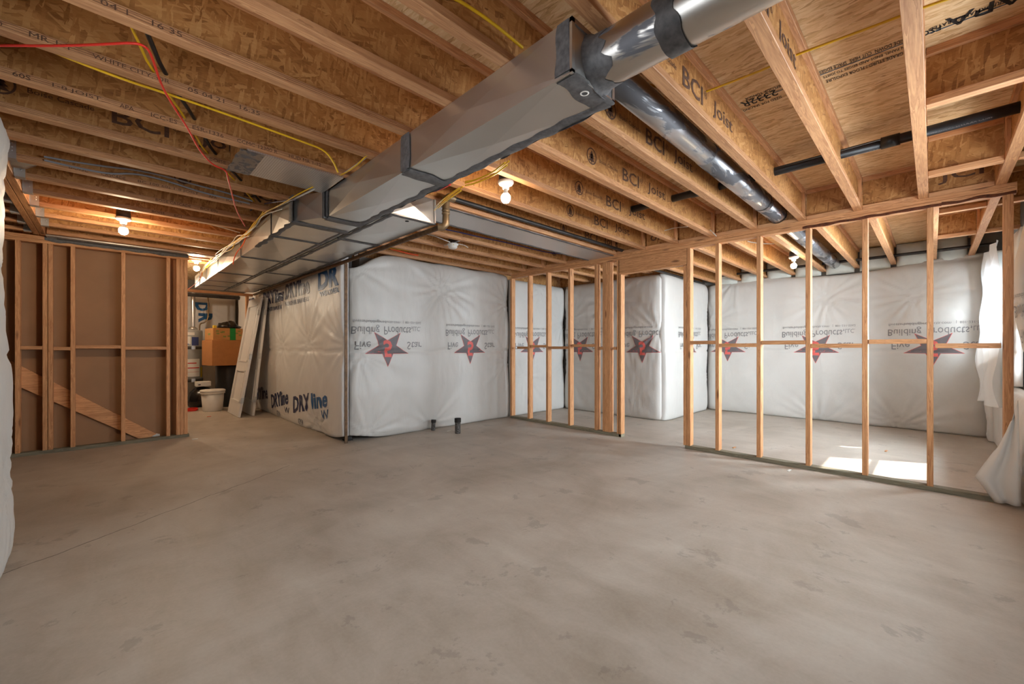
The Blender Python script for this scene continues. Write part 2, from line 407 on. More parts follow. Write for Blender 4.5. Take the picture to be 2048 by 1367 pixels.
wall('wall_jog_front', (6.76, 3.25, 0), (8.68, 3.4, 2.47))
m = MB()                                                         # rim boards closing the joist ends above the notch walls
m.box((2.47, 5.78, 2.47), (2.51, 12.1, DECK)); m.box((6.8, 3.3, 2.47), (6.84, 5.5, DECK)); m.box((2.47, 5.52, 2.47), (6.84, 5.56, DECK)); m.box((6.84, 3.3, 2.47), (8.68, 3.34, DECK))
struct('trim_1', m, OSBW[0])
def window(name, axis, p, a0, a1, z0, z1):
    m = MB(); t = 0.05
    B = lambda u0, u1, w0, w1, d0, d1: m.box((u0, p + d0, w0), (u1, p + d1, w1)) if axis == 'x' else m.box((p + d0, u0, w0), (p + d1, u1, w1))
    B(a0, a0 + t, z0, z1, -0.04, 0.04); B(a1 - t, a1, z0, z1, -0.04, 0.04); B(a0, a1, z0, z0 + t, -0.04, 0.04); B(a0, a1, z1 - t, z1, -0.04, 0.04)
    zm = z0 + (z1 - z0) * 0.52; B(a0, a1, zm - 0.018, zm + 0.018, -0.02, 0.02)
    o = struct(name, m, PLASTW)
    m = MB(); B(a0 + t, a1 - t, z0 + t, z1 - t, -0.003, 0.003); m.build('pane', GLASS, o)
window('window_1', 'x', -0.72, 5.72, 6.66, 0.92, 2.16)
window('fill_window_2', 'x', -0.72, 2.4, 4.4, 1.0, 2.15)  # unseen opening added to let the side fill in
window('fill_window_3', 'y', -0.66, 0.2, 2.2, 1.0, 2.15)  # another unseen opening, added for the rear fill
window('window_4', 'x', -0.72, 7.2, 8.1, 1.32, 2.16)
struct('sun_blocker', MB().box((0.6, -4.2, 2.6), (4.95, -0.82, 2.7)), CEMENT)  # unseen slab added to keep the sun out of the side fill opening

# subfloor stamps and chalk lines
def deckfn(u, v): return Vector((v, u, DECK - 0.002))            # u along Y (reversed below), v along X
m = MB()
def dtext(s, px, w, h):
    c = PZ(px[0], px[1], DECK)
    vs, fs, _ = text2d(s, 0.01)
    m.add([(c.x + y * h, c.y + x * w, DECK - 0.002) for x, y in vs], fs)
dtext('2332R', (1518, 197), 0.20, 0.075); dtext('SUBFLOOR TONGUE', (1530, 183), 0.22, 0.03); dtext('SIZED FOR SPACING', (1524, 207), 0.22, 0.03)
dtext('THIS SIDE DOWN  CUT HERE  SPACE EDGES', (1730, 110), 0.40, 0.035); dtext('FASTEN PANEL ENDS AND EDGES TO JOISTS', (1736, 120), 0.40, 0.035); dtext('PANEL GRADE STURD-I-FLOOR EXPOSURE', (1741, 130), 0.40, 0.035)
dtext('APA', (1970, 18), 0.26, 0.09); dtext('FSC', (1862, 62), 0.07, 0.045); dtext('PERFORMANCE RATED', (1935, 30), 0.26, 0.03)
m.build('stamped_lettering', INKB, ceil)
m = MB()
for x in (2.95, 4.2): m.box((x, -0.3, DECK - 0.002), (x + 0.006, 0.86, DECK - 0.001))
m.build('chalk_line', INKBLUE, ceil)

# ------------------------------------------------------------------ I-joists
ORD = 'first second third fourth fifth sixth seventh eighth ninth tenth eleventh twelfth thirteenth fourteenth fifteenth sixteenth seventeenth eighteenth nineteenth twentieth twenty-first'.split()
def joist_body(root, x0, x1, y, prints=(), flange_print=None, stiff=None):
    MB().box((x0, y - FWD / 2, DECK - FH), (x1, y + FWD / 2, DECK), 0.002).build('top_flange', FLAN[0], root)
    MB().box((x0, y - 0.0055, ZB + FH - 0.008), (x1, y + 0.0055, DECK - FH + 0.008)).build('web', OSBW[0], root)
    bf = MB().box((x0, y - FWD / 2, ZB), (x1, y + FWD / 2, ZB + FH), 0.002).build('bottom_flange', FLAN[0], root)
    if prints:
        for xc in prints:                                        # xc = left end of the big word
            m = MB()
            f = lambda u, v, yy=y - 0.0075: Vector((u, yy, v))
            zc = 2.645
            if xc + 0.8 < x1 and xc > x0:
                lettering(m, 'BCI', f, xc + 0.14, zc, 0.27, 0.105, 0.012); lettering(m, '\u00ae', f, xc + 0.315, zc + 0.025, 0.045, 0.045)
                m.build('lettering', INK, root); m = MB()
                lettering(m, 'Joist', f, xc + 0.60, zc, 0.34, 0.11, 0.008); m.build('lettering', INK, root); m = MB()
            if xc - 0.48 > x0:
                r0, r1, cx = 0.062, 0.052, xc - 0.43; n = 24; vs = []; fs = []
                for i in range(n):
                    a = 2 * math.pi * i / n
                    vs += [f(cx + r0 * math.cos(a), zc + r0 * math.sin(a)), f(cx + r1 * math.cos(a), zc + r1 * math.sin(a))]
                    fs.append((2 * i, 2 * i + 1, (2 * i + 3) % (2 * n), (2 * i + 2) % (2 * n)))
                m.add(vs, fs)
                for q, (dz, w) in enumerate(((0.012, 0.026), (-0.008, 0.034), (-0.03, 0.04))):
                    m.add([f(cx - w, zc + dz - 0.008), f(cx + w, zc + dz - 0.008), f(cx, zc + dz + 0.034)], [(0, 1, 2)])
                m.add([f(cx - 0.006, zc - 0.05), f(cx + 0.006, zc - 0.05), f(cx + 0.006, zc - 0.03), f(cx - 0.006, zc - 0.03)], [(0, 1, 2, 3)])
                m.build('tree_logo', INK, root); m = MB()
                lettering(m, 'Boise Cascade', f, xc - 0.2, zc + 0.0, 0.26, 0.028)
            if m.v: m.build('lettering', INK, root)
    if flange_print:
        f = lambda u, v, yy=y - FWD / 2 - 0.0008: Vector((u, yy, v)); x = flange_print[0]
        for w in flange_print[1]:
            m = MB(); L = 0.019 * len(w); lettering(m, w, f, x + L / 2, ZB + FH / 2, L, 0.022); x += L + 0.07; m.build('edge_stamp', INK, bf)
        m = MB()                                                 # glue lines between the veneers
        for q in (0.012, 0.022, 0.031): m.box((x0, y - FWD / 2 - 0.0006, ZB + q), (x1, y - FWD / 2, ZB + q + 0.0013))
        m.build('glue_line', INK, bf)
    if stiff:
        MB().box((stiff, y - 0.029, ZB + FH), (stiff + 0.055, y - 0.006, DECK - FH), 0.002).build('web_stiffener', WOOD[2], root)
FP = {5: (-0.02, ['04 1', '16 35']), 6: (-0.36, ['HUD', 'MR 1-1', 'WHITE CITY, OR', '05 04 21', '16:35']),
      7: (-0.45, ['CPN', '60S', '1-8 JOIST', 'APA', 'ICC-ES', 'ESR-1336', 'CCMC 12300 R', 'HUD MR 1-12']), 8: (0.50, ['BOISE']), 10: (-0.2, ['BOISE', 'CASCADE', 'BC 100 60s 1-8 JOIST', 'APA', 'ICC-ES']),
      11: (0.3, ['BOISE CASCADE', 'BCI 60s']), 12: (0.3, ['BOISE', 'BCI'])}
for k in range(-1, 19):
    y = yk(k)
    x0 = -0.56 if k <= 8 else ((-0.49 if k < 17 else -0.94) if k >= 10 else -0.56)
    x1 = 5.12 if k <= 12 else 2.36
    root = thing('i_joist', (x0, y, ZB), 'engineered wood I-joist over the main room, %s counting from the right' % ORD[k + 1], 'joist', 'I-joists over the main room')
    pr = []
    for base in (2.14 + 0.432 * (k - 2),):
        pr.append(base)
        if k in (8, 10): pr.append(base - 4.72)
    joist_body(root, x0, x1, y, pr if k >= 1 else (), FP.get(k), 4.93 if 0 <= k <= 11 else None)
for k in range(-1, 12):
    y = yk(k) - (0.066 if k >= 0 else 0.0)
    x0, x1 = (5.065 if k >= 0 else 5.13), (8.66 if k <= 7 else 6.78)
    root = thing('i_joist', (x0, y, ZB), 'engineered wood I-joist beyond the stud partition, %s counting from the right' % ORD[k + 1], 'joist', 'I-joists beyond the partition')
    joist_body(root, x0, x1, y)
for k in range(12, 17):
    y = yk(k)
    root = thing('i_joist', (-2.3, y, ZB), 'short I-joist hung on the left face of the wooden header, %s from the near end' % ORD[k - 12], 'joist', 'I-joists left of the header')
    joist_body(root, -2.3, -0.61, y)

def block_panel(x, y0, y1, label, group, letters=None):
    """I-joist offcut standing crosswise between two joists"""
    root = thing('blocking_panel', (x, (y0 + y1) / 2, ZB), label, 'blocking', group)
    MB().box((x - FWD / 2, y0, DECK - FH), (x + FWD / 2, y1, DECK), 0.002).build('top_flange', FLAN[1], root)
    MB().box((x - 0.0055, y0, ZB + FH - 0.008), (x + 0.0055, y1, DECK - FH + 0.008)).build('web', OSBW[1], root)
    MB().box((x - FWD / 2, y0, ZB), (x + FWD / 2, y1, ZB + FH), 0.002).build('bottom_flange', FLAN[1], root)
    if letters:
        m = MB(); f = lambda u, v: Vector((x - 0.0075, -u, v))
        lettering(m, letters, f, -(y0 + y1) / 2, 2.65, (y1 - y0) * 0.7, 0.11, 0.01); m.build('lettering', INK, root)
for k in range(0, 11):
    block_panel(5.032, yk(k) + 0.032, yk(k + 1) - 0.032, 'strand board blocking panel on top of the partition, %s joist bay from the right' % ORD[k], 'blocking panels above the partition', 'oist' if k == 5 else None)
block_panel(5.032, yk(-1) + 0.032, yk(0) - 0.032, 'strand board blocking panel on the partition plate between the last two joists at right', 'blocking panels above the partition', 'JCI')
for i, x in enumerate((1.84, 3.12, 4.41, 5.70, 6.99)):
    far = i > 2
    lab = ('crosswise I-joist blocking nearest the camera at the top right', 'crosswise I-joist blocking high at right, above the black drain pipe', 'crosswise I-joist blocking at right, just before the stud partition',
           'crosswise I-joist blocking at right, first one past the partition', 'crosswise I-joist blocking at right, last one before the far wall')[i]
    block_panel(x, yk(-1) + 0.032, yk(0) - 0.032 - (0.066 if far else 0), lab, 'blocking between the two rightmost joists')
    if i >= 2:
        block_panel(x, -0.655, yk(-1) - 0.032, ('short blocking between the rightmost joist and the side wall, before the partition', 'short blocking between the rightmost joist and the side wall, first past the partition',
                    'short blocking between the rightmost joist and the side wall, farthest one')[i - 2], 'short blocking at the right wall')
    m = MB().box((x - 0.08, yk(-1) + 0.006, ZB + FH), (x - 0.034, yk(-1) + 0.03, DECK - FH), 0.002)
    tag(m.build('filler_block', WOOD[2], None, (x - 0.06, yk(-1) + 0.02, ZB + FH)), ('upright filler block on the rightmost joist, nearest the camera', 'upright filler block on the rightmost joist beside the drain pipe end',
        'upright filler block on the rightmost joist just before the partition', 'upright filler block on the rightmost joist, first past the partition', 'upright filler block on the rightmost joist, farthest one')[i], 'block', 'filler blocks on the rightmost joist')

# header beam with joist hangers at the upper left
root = thing('header_beam', (-0.55, 5.4, ZB), 'doubled timber header beam at the upper left carrying metal joist hangers', 'beam')
MB().box((-0.60, 3.75, ZB), (-0.552, 7.1, DECK - 0.01), 0.002).build('ply', WOOD[1], root)
MB().box((-0.548, 3.75, ZB), (-0.50, 7.1, DECK - 0.01), 0.002).build('ply', WOOD[1], root)
def hanger(x, y, sgn, label, group):
    root = thing('joist_hanger', (x, y, ZB), label, 'joist hanger', group); t = 0.0015
    xo = x + sgn * 0.055
    MB().box((x, y - 0.034, ZB - 0.003), (xo, y + 0.034, ZB - 0.001)).build('seat', BRIGHTM, root)
    for s in (-1, 1):
        m = MB().box((x, y + s * 0.0335, ZB - 0.003), (xo, y + s * 0.035, ZB + 0.15))
        n = 10; pts = [(x + sgn * 0.0275 + 0.0275 * math.cos(math.pi * i / n), y + s * 0.0343, ZB + 0.15 + 0.0275 * math.sin(math.pi * i / n)) for i in range(n + 1)]
        m.add(pts, [tuple(range(n + 1))])
        for dz in (0.05, 0.075, 0.1): m.lathe([(0.0, s * 0.004), (0.005, s * 0.003), (0.006, 0)], (xo - sgn * 0.02, y + s * 0.035, ZB + dz), 8, 'y')
        m.build('side_strap', BRIGHTM, root)
        MB().box((x, y + s * 0.035, ZB + 0.02), (x + sgn * t, y + s * 0.062, ZB + 0.17)).build('face_flange', BRIGHTM, root)
for i, k in enumerate(range(10, 16)):
    hanger(-0.498, yk(k), 1, 'shiny metal joist hanger on the right face of the header, %s from the near end' % ORD[i], 'joist hangers on the header')
for i, k in enumerate(range(13, 17)):
    hanger(-0.603, yk(k), -1, 'shiny metal joist hanger on the left face of the header, %s from the near end' % ORD[i], 'joist hangers behind the header')

# ------------------------------------------------------------------ stud partition (plane X = 5)
PXN = 5.0; PD = 0.094; PW = 0.040
part = thing('stud_partition', (PXN + PD / 2, 2.3, 0), 'long open stud partition with doorway running to the right side of the photo', 'stud wall')
MB().box((PXN, -0.455, 2.46), (PXN + PD, 5.12, 2.50), 0.002).build('top_plate', WOOD[1], part)
lp = MB().box((PXN, -0.455, 2.42), (PXN + PD, 5.12, 2.458), 0.002).build('lower_top_plate', WOOD[1], part)
m = MB()
for a, b in ((0.92, -0.05), (-0.05, -0.45)): m.strip((PXN, a, 2.4235), (PXN, b, 2.4235), (0, 0, 1), (-1, 0, 0), 0.026, 0.0, 0.003, 0.02, a, 0.9)
m.build('bark_edge', BARK, lp)['label'] = 'rough brown bark edge'
MB().box((PXN, -0.455, 0), (PXN + PD, 2.106, 0.040), 0.002).build('bottom_plate', TREATED[1], part)
MB().box((PXN, 2.975, 0), (PXN + PD, 5.14, 0.040), 0.002).build('bottom_plate', TREATED[1], part)
def stud(y, d=PW, z0=0.04, z1=2.42, dx=0.0, parent=None, mat=None):
    return MB().box((PXN + dx, y - d / 2, z0), (PXN + PD + dx, y + d / 2, z1), 0.0025).build('stud', mat or WOOD[2], parent or part)
ys = lambda u: PX(u, 700, PXN).y
# left section studs (pixels of their near edges)
for u0, u1 in ((1055, 1058), (1092, 1097), (1136, 1141), (1189, 1193), (1205, 1209), (1210, 1214), (1215, 1220)):
    y = ys(u0); stud(y - PW / 2)
stud(ys(1233.5) - 0.02); MB().box((PXN, ys(1237) - PW, 0), (PXN + PD, ys(1237), 2.22), 0.0025).build('trimmer_stud', WOOD[2], part)
king = ys(1373.2); stud(king - 0.024)
MB().box((PXN, king + 0.0, 0.04), (PXN + PD, king + PW, 2.22), 0.0025).build('trimmer_stud', WOOD[2], part)
for u in (1430.5, 1513, 1611, 1724, 1853.5): stud(ys(u) - PW / 2)
stud(-0.412, 0.05)
MB().box((PXN, king + 0.0, 2.225), (PXN + PD, ys(1237), 2.418), 0.002).build('door_header', WOOD[1], part)
sY = [ys(u) for u in (1055, 1092, 1136, 1189)]
blk = [(1031, 1055, 691), (1058, 1092, 688), (1096, 1136, 691), (1140, 1189, 687), (1194, 1205, 692), (1221, 1232, 692)]
for a, b, v in blk:
    zc = CAMH - (v - HYP) * PXN / FPX * 1.0
    MB().box((PXN, ys(b) + 0.001, 1.20 + (691 - v) * 0.008), (PXN + PD, ys(a) - 0.036, 1.24 + (691 - v) * 0.008), 0.002).build('blocking', WOOD[1], part)
rb = [(1378, 1430.5, 684.5), (1435, 1513, 690), (1518, 1611, 684.5), (1616, 1724, 691), (1730, 1853.5, 682.5), (1861, 2003, 691)]
for a, b, v in rb:
    ya, yb = ys(a - 4.5) - PW, ys(b); z = PX((a + b) / 2, v, PXN).z
    MB().box((PXN, yb + 0.001, z - 0.02), (PXN + PD, ya - 0.001, z + 0.02), 0.002).build('blocking', WOOD[1], part)
# stud against the insulated wall at the left end
tag(MB().box((5.02, 5.13, 0), (5.11, 5.17, 2.42), 0.003).build('stud', WOOD[2], None, (5.06, 5.15, 0)), 'orange stained stud pressed against the insulation at the partition left end', 'stud')

# ------------------------------------------------------------------ framed wall at left with gypsum back (plane Y = 7.15)
LY = 7.15
lw = thing('framed_wall', (0, LY + 0.05, 0), 'framed wall at left with brown gypsum paper between its studs', 'stud wall')
MB().box((-0.95, LY, 2.46), (0.80, LY + PD, 2.5), 0.002).build('top_plate', WOOD[0], lw)
MB().box((-0.95, LY, 2.42), (0.80, LY + PD, 2.458), 0.002).build('top_plate', WOOD[0], lw)
MB().box((-0.95, LY, 0), (0.80, LY + PD, 0.04), 0.002).build('bottom_plate', TREATED[0], lw)
for x in (-0.72, -0.517, -0.474, -0.297, 0.139, 0.577, 0.68, 0.721, 0.762):
    MB().box((x - 0.0195, LY, 0.04), (x + 0.0195, LY + PD, 2.42), 0.0025).build('stud', WOOD[2], lw)
for a, b, z in ((-0.70, -0.537, 1.22), (-0.454, -0.317, 1.21), (-0.277, 0.119, 1.23), (0.159, 0.557, 1.215)):
    MB().box((a, LY, z - 0.02), (b, LY + PD, z + 0.02), 0.002).build('blocking', WOOD[0], lw)
MB().box((-0.95, LY + PD + 0.045, 0.0), (0.78, LY + PD + 0.058, 2.46)).build('gypsum_board', KRAFT, lw)
m = MB().strip((0.36, LY + PD + 0.045, 0.075), (0.50, LY + PD + 0.045, 0.045), (0, 0, 1), (0, -1, 0), 0.04, 0.001, 0.002, 0.02, 3, 0.6); m.build('torn_paper', LABELW, lw)
# stringer board seen through the wall
a = PY(38, 752, LY + 0.115); b = PY(300, 880, LY + 0.115); d = (b - a).normalized()
m = MB().obox(a - d * 0.15, b + d * 0.0, 0.035, 0.20, (0, 0, 1))
for q in m.v: q.z = max(q.z, 0.002)
tag(m.build('stair_stringer', WOOD[0], None, (0, LY + 0.115, 0.3)), 'sloping stair skirt board running down to the right inside the left wall', 'board')
# sealed joist pan over the wall
root = thing('sealed_joist_pan', (0.1, 7.05, 2.5), 'sheet metal joist pan smeared with dark mastic above the left wall plate', 'duct pan')
MB().box((-0.50, yk(16) + 0.035, 2.485), (2.3, LY + 0.0, 2.498)).build('pan', GALV, root)
m = MB(); m.strip((-0.52, LY, 2.495), (0.79, LY, 2.490), (0, 0, 1), (0, -1, 0), 0.085, 0.0, 0.006, 0.03, 5, 0.5)
m.strip((-0.42, LY - 0.03, 2.485), (0.78, LY - 0.03, 2.485), (0, 1, 0), (0, 0, -1), 0.08, 0.0, 0.006, 0.03, 6, 0.4); m.build('mastic_seal', MASTIC, root)
tag(MB().lathe([(0.0, -0.03), (0.02, -0.028), (0.03, -0.01), (0.028, 0.01), (0.015, 0.025), (0.0, 0.03)], PY(108, 457, 7.05), 10).build('foam_blob', FOAM, None, PY(108, 457, 7.05)), 'small lump of yellow spray foam beside the last joist hanger', 'foam')

# ------------------------------------------------------------------ insulation blankets
class Blanket:
    def __init__(s, P0, U, N, w, h, pins, base=0.08, amp=0.05, pleat=0.016, seed=0, extra=None, nu=None, nv=None, z0=0.006, topfn=None, depth=0.07, edge=0.05, botfn=None):
        s.edge = edge; s.botfn = botfn
        s.P0, s.U, s.N, s.w, s.h = Vector(P0), Vector(U), Vector(N), w, h
        s.pins = pins; s.base, s.amp, s.pleat, s.seed, s.extra, s.topfn, s.depth = base, amp, pleat, seed, extra, topfn, depth
        s.nu = nu or max(8, int(w / 0.028)); s.nv = nv or max(8, int(h / 0.028)); s.z0 = z0
    def disp(s, u, v):
        u = min(max(u, 0.0), s.w); d = 1.0; pl = 0.0
        for i, (a, b) in enumerate(s.pins):
            r = math.hypot(u - a, v - b); d = min(d, 1 - math.exp(-(r / 0.30) ** 1.3))
            if r < 1.2:
                th = math.atan2(v - b, u - a)
                w = math.sin(13 * th + i * 2.1 + s.seed) * 0.6 + math.sin(21 * th + i + 2.2 * noise.noise((th * 2, i, s.seed))) * 0.6 + 0.7 * noise.noise((th * 5, i * 3.3, s.seed))
                pl += w * math.exp(-r / 0.34) * min(1, r / 0.08)
        q = s.base + s.amp * (d - 0.3) + s.pleat * pl
        q += 0.022 * noise.noise((u * 1.3 + s.seed * 5, v * 1.1, 0.5)) + 0.006 * noise.noise((u * 5 + v * 3, v * 4 + s.seed, 1.5)) + 0.004 * noise.noise((u * 22, v * 5, s.seed))
        q -= 0.016 * math.exp(-((v - 1.17 - 0.02 * noise.noise((u * 3, s.seed, 2))) / 0.02) ** 2)      # seam between the two rolls
        e = min(u, s.w - u); q -= s.edge * math.exp(-e / 0.05)
        q -= 0.07 * math.exp(-max(0, s.h - v) / 0.05) + 0.03 * math.exp(-v / 0.06)
        q = max(q, 0.012)
        if s.extra: q += s.extra(u, v)
        return q
    def at(s, u, v, lift=0.0):
        return s.P0 + s.U * u + Vector((0, 0, v)) + s.N * (s.disp(u, v) + lift)
    def on(s, u, v, lift=0.005):
        u = min(max(u, 0.0), s.w - 1e-6); top = s.topfn(u) if s.topfn else s.h
        if not hasattr(s, 'grid'): return s.at(u, v, lift)
        z0 = s.botfn(u) if s.botfn else s.z0
        a, b = u / s.w * s.nu, min(max((v - z0) / (top - z0), 0), 0.99999) * s.nv; i, j = int(a), int(b); a -= i; b -= j; g = s.grid; n = s.nu + 1
        if b >= a: p = g[j * n + i] * (1 - b) + g[(j + 1) * n + i] * (b - a) + g[(j + 1) * n + i + 1] * a
        else: p = g[j * n + i] * (1 - a) + g[j * n + i + 1] * (a - b) + g[(j + 1) * n + i + 1] * b
        q = g[j * n + i] * (1 - a) * (1 - b) + g[j * n + i + 1] * a * (1 - b) + g[(j + 1) * n + i] * (1 - a) * b + g[(j + 1) * n + i + 1] * a * b
        d = max((p - q).dot(s.N), 0)
        return q + s.N * (lift + d)
    def build(s, name, mat, label, group=None):
        c = s.P0 + s.U * (s.w / 2)
        root = thing(name, (c.x, c.y, 0), label, 'insulation blanket', group)
        m = MB(); vs = []; fs = []; nu, nv = s.nu, s.nv
        for j in range(nv + 1):
            for i in range(nu + 1):
                u = s.w * i / nu; top = s.topfn(u) if s.topfn else s.h
                z0 = s.botfn(u) if s.botfn else s.z0; v = z0 + (top - z0) * j / nv
                vs.append(s.at(u, v))
        for j in range(nv):
            for i in range(nu): fs.append((j * (nu + 1) + i, j * (nu + 1) + i + 1, (j + 1) * (nu + 1) + i + 1, (j + 1) * (nu + 1) + i))
        s.grid = list(vs)
        ring = [i for i in range(nu + 1)] + [j * (nu + 1) + nu for j in range(1, nv + 1)] + [nv * (nu + 1) + i for i in range(nu - 1, -1, -1)] + [j * (nu + 1) for j in range(nv - 1, 0, -1)]
        nb = len(vs)
        for q in ring:
            p = vs[q]; d = (p - s.P0).dot(s.N); vs.append(p - s.N * max(d + 0.004, 0.02))
        R = len(ring)
        for q in range(R): fs.append((ring[q], nb + q, nb + (q + 1) % R, ring[(q + 1) % R]))
        m.add(vs, fs, True); m.build('facing', mat, root)
        s.root = root; return s
    def print5(s, us, z=1.22, W=1.0, flip=True):
        """upside-down repeat of the star print; us = star centres along the blanket"""
        fn = s.on
        for uc in us:
            st, rd, nu_ = MB(), MB(), MB()
            for word, du, dz, ww, hh in (('Five', -0.34, 0.03, 0.20, 0.11), ('Star', 0.408, 0.03, 0.23, 0.11), ('Building', -0.30, 0.245, 0.361, 0.13), ('Products,', 0.162, 0.245, 0.43, 0.13), ('LLC.', 0.45, 0.27, 0.12, 0.065),
                                         ('fivestarbuildingproducts.com', -0.147, 0.355, 0.654, 0.05), ('|  801-231-5562', 0.372, 0.362, 0.29, 0.042)):
                if not -0.02 < uc + du < s.w + 0.02: continue
                g = MB(); lettering(g, word, fn, uc + du, z + dz, ww, hh, 0, 0.03, flip); g.build('printed_word', GREYINK, s.root)
            p, f = star_pts(uc, z, 0.262, flip, 0.40, 1.26); put(rd, p, f, lambda a, b: s.on(a, b, 0.004), 0.03)
            p, f = star_pts(uc, z, 0.248, flip, 0.40, 1.26); put(st, p, f, lambda a, b: s.on(a, b, 0.0055), 0.03)
            lettering(nu_, '5', lambda a, b: s.on(a, b, 0.0075), uc, z - 0.01, 0.12, 0.235, 0.03, 0.03, flip)
            rd.build('star_outline', REDINK, s.root); st.build('printed_star', STARINK, s.root); nu_.build('printed_numeral', REDINK, s.root)
GP = 'white faced insulation blankets'
# front of the notch (main room)
pinpx = [(880, 583), (893, 572), (720, 708), (1017, 606), (1018, 720), (866, 850), (735, 870)]
P = lambda u, v, y=5.22: (PY(u, v, y).x - 2.235, PY(u, v, y).z)
bm_ = Blanket((2.235, 5.34, 0), (1, 0, 0), (0, -1, 0), 2.845, 2.50, [P(*q) for q in pinpx] + [(0.06, 2.26)], 0.09, 0.05, 0.019, 1,
              extra=lambda u, v: -0.04 * math.exp(-(u / 0.08) ** 1.6) * (0.8 + 0.4 * math.cos(v * 5)), botfn=lambda u: 0.006 + 0.07 * math.exp(-(u / 0.3) ** 2),
              topfn=lambda u: 2.50 - 0.24 * math.exp(-(u / 0.30) ** 2) - 0.012 * math.sin(u * 7))
bm_.build('insulation_blanket', POLY, 'white insulation blanket with two upside-down star prints, in the middle of the photo', GP).print5([2.74 - 2.235, 4.17 - 2.235])
# its continuation past the partition
b = Blanket((5.14, 5.33, 0), (1, 0, 0), (0, -1, 0), 1.52, 2.44, [(0.75, 2.3), (1.45, 1.7), (1.45, 0.9), (0.3, 0.7)], 0.09, 0.05, 0.016, 2)
b.build('insulation_blanket', POLY, 'white insulation blanket seen through the leftmost studs of the partition', GP).print5([0.50])
b = Blanket((6.68, 5.22, 0), (0, -1, 0), (-1, 0, 0), 2.04, 2.46, [(0.1, 1.75), (0.05, 0.85), (1.1, 2.1), (2.0, 1.5)], 0.09, 0.05, 0.016, 3)
b.build('insulation_blanket', POLY, 'white insulation blanket behind the doorway, left face of the jutting corner', GP).print5([5.22 - 4.80, 5.22 - 3.50])
b = Blanket((6.62, 3.20, 0), (1, 0, 0), (0, -1, 0), 1.86, 2.46, [(1.95, 1.9), (1.9, 0.7), (0.8, 2.2)], 0.09, 0.04, 0.008, 4)
b.build('insulation_blanket', POLY, 'white insulation blanket on the bright right face of the jutting corner', GP).print5([7.53 - 6.62])
PB = lambda u, v: (3.15 - PX(u, v, 8.5).y, PX(u, v, 8.5).z)
b = Blanket((8.62, 3.15, 0), (0, -1, 0), (-1, 0, 0), 3.68, 2.46, [PB(1650, 596), PB(1640, 845), PB(1470, 555), PB(1830, 590), PB(1425, 640), PB(1800, 850)], 0.09, 0.05, 0.020, 5, topfn=lambda u: 2.44 + 0.05 * math.sin(u * 2.2) + 0.03 * (u / 3.7))
b.build('insulation_blanket', POLY, 'wide white insulation blanket on the far wall behind the right-hand studs', GP).print5([3.15 - 2.76, 3.15 - 1.38, 3.15 - 0.0])
# right wall of the far room
b = Blanket((8.48, -0.63, 0), (-1, 0, 0), (0, 1, 0), 0.36, 2.46, [(0.1, 0.2), (0.32, 1.0), (0.2, 1.9)], 0.08, 0.06, 0.010, 6, extra=lambda u, v: 0.07 * math.sin(math.pi * min(1, u / 0.5)))
b.build('insulation_blanket', POLY, 'bulging white insulation blanket in the far right corner beside the window', GP).print5([0.9])
b = Blanket((8.13, -0.63, 0), (-1, 0, 0), (0, 1, 0), 2.87, 0.80, [(0.5, 0.8), (1.3, 0.6), (2.4, 0.3)], 0.08, 0.05, 0.008, 7)
b.build('insulation_blanket', POLY, 'low white insulation blanket under the far room window at right', GP)
b = Blanket((5.69, -0.63, 0), (-1, 0, 0), (0, 1, 0), 0.27, 2.46, [(0.15, 1.7), (0.12, 0.8)], 0.06, 0.03, 0.008, 8, z0=0.82)
b.build('insulation_blanket', POLY, 'white insulation blanket between the far room window and the partition end', GP)
# near part of the right wall, with a loose hanging edge beside the partition
b = Blanket((5.40, -0.64, 0), (-1, 0, 0), (0, 1, 0), 0.96, 2.60, [(0.7, 1.9), (0.75, 0.6)], 0.10, 0.05, 0.010, 9,
            extra=lambda u, v: 0.05 * math.sin(v * 4.2 + 0.7) * math.exp(-u / 0.25) + 0.03 * math.exp(-u / 0.2) + 0.06 * max(0, 1 - v / 0.9) * math.exp(-u / 0.3))
b.build('insulation_blanket', POLY, 'loose white insulation blanket hanging at the right edge of the photo', GP).print5([0.62], 1.28)
# left block
le = lambda v: 0.13 * math.sin(v * 2.4 + 0.3) - 0.16 * max(0, (v - 2.2) / 0.3) ** 1.5
b = Blanket((-0.52, 3.96, 0), (0, -1, 0), (1, 0, 0), 1.6, 2.52, [(0.5, 1.6), (0.3, 0.5), (0.4, 2.2)], 0.10, 0.05, 0.010, 10,
            extra=lambda u, v: -0.04 * math.exp(-u / 0.10) + 0.04 * math.sin(v * 2.4 + 0.3) * math.exp(-u / 0.5))
b.build('insulation_blanket', POLY, 'white insulation blanket cut by the left edge of the photo', GP)
# weather barrier blanket on the side of the notch
PD_ = lambda u, v: (PX(u, v, 2.14).y - 5.26, PX(u, v, 2.14).z)
b = Blanket((2.205, 5.26, 0), (0, 1, 0), (-1, 0, 0), 5.8, 2.44, [PD_(615, 686), PD_(561, 691), PD_(533, 691), PD_(690, 690), PD_(632, 850), (2.7, 2.25), (1.1, 0.1)], 0.045, 0.06, 0.017, 11, nu=160, edge=0.01, botfn=lambda u: 0.09 * math.exp(-u / 0.35))
b.build('insulation_blanket', POLY2, 'shiny white insulation blanket with big blue lettering, left of the steel column', GP)
def dryfn(u, v): return b.on(-u, v)
def dryt(m, s, ya, yb, z0, z1, bold=0.03, slope=0.0):
    """ya = left end (far), yb = right end (near)"""
    m_ = MB(); lettering(m_, s, lambda u, v: dryfn(u, v + slope * (ya - 5.26 + u)), -((ya + yb) / 2 - 5.26), (z0 + z1) / 2, abs(ya - yb), z1 - z0, bold, 0.04); m_.build('printed_word', m, b.root)
m1, m2 = NAVY, BLUE
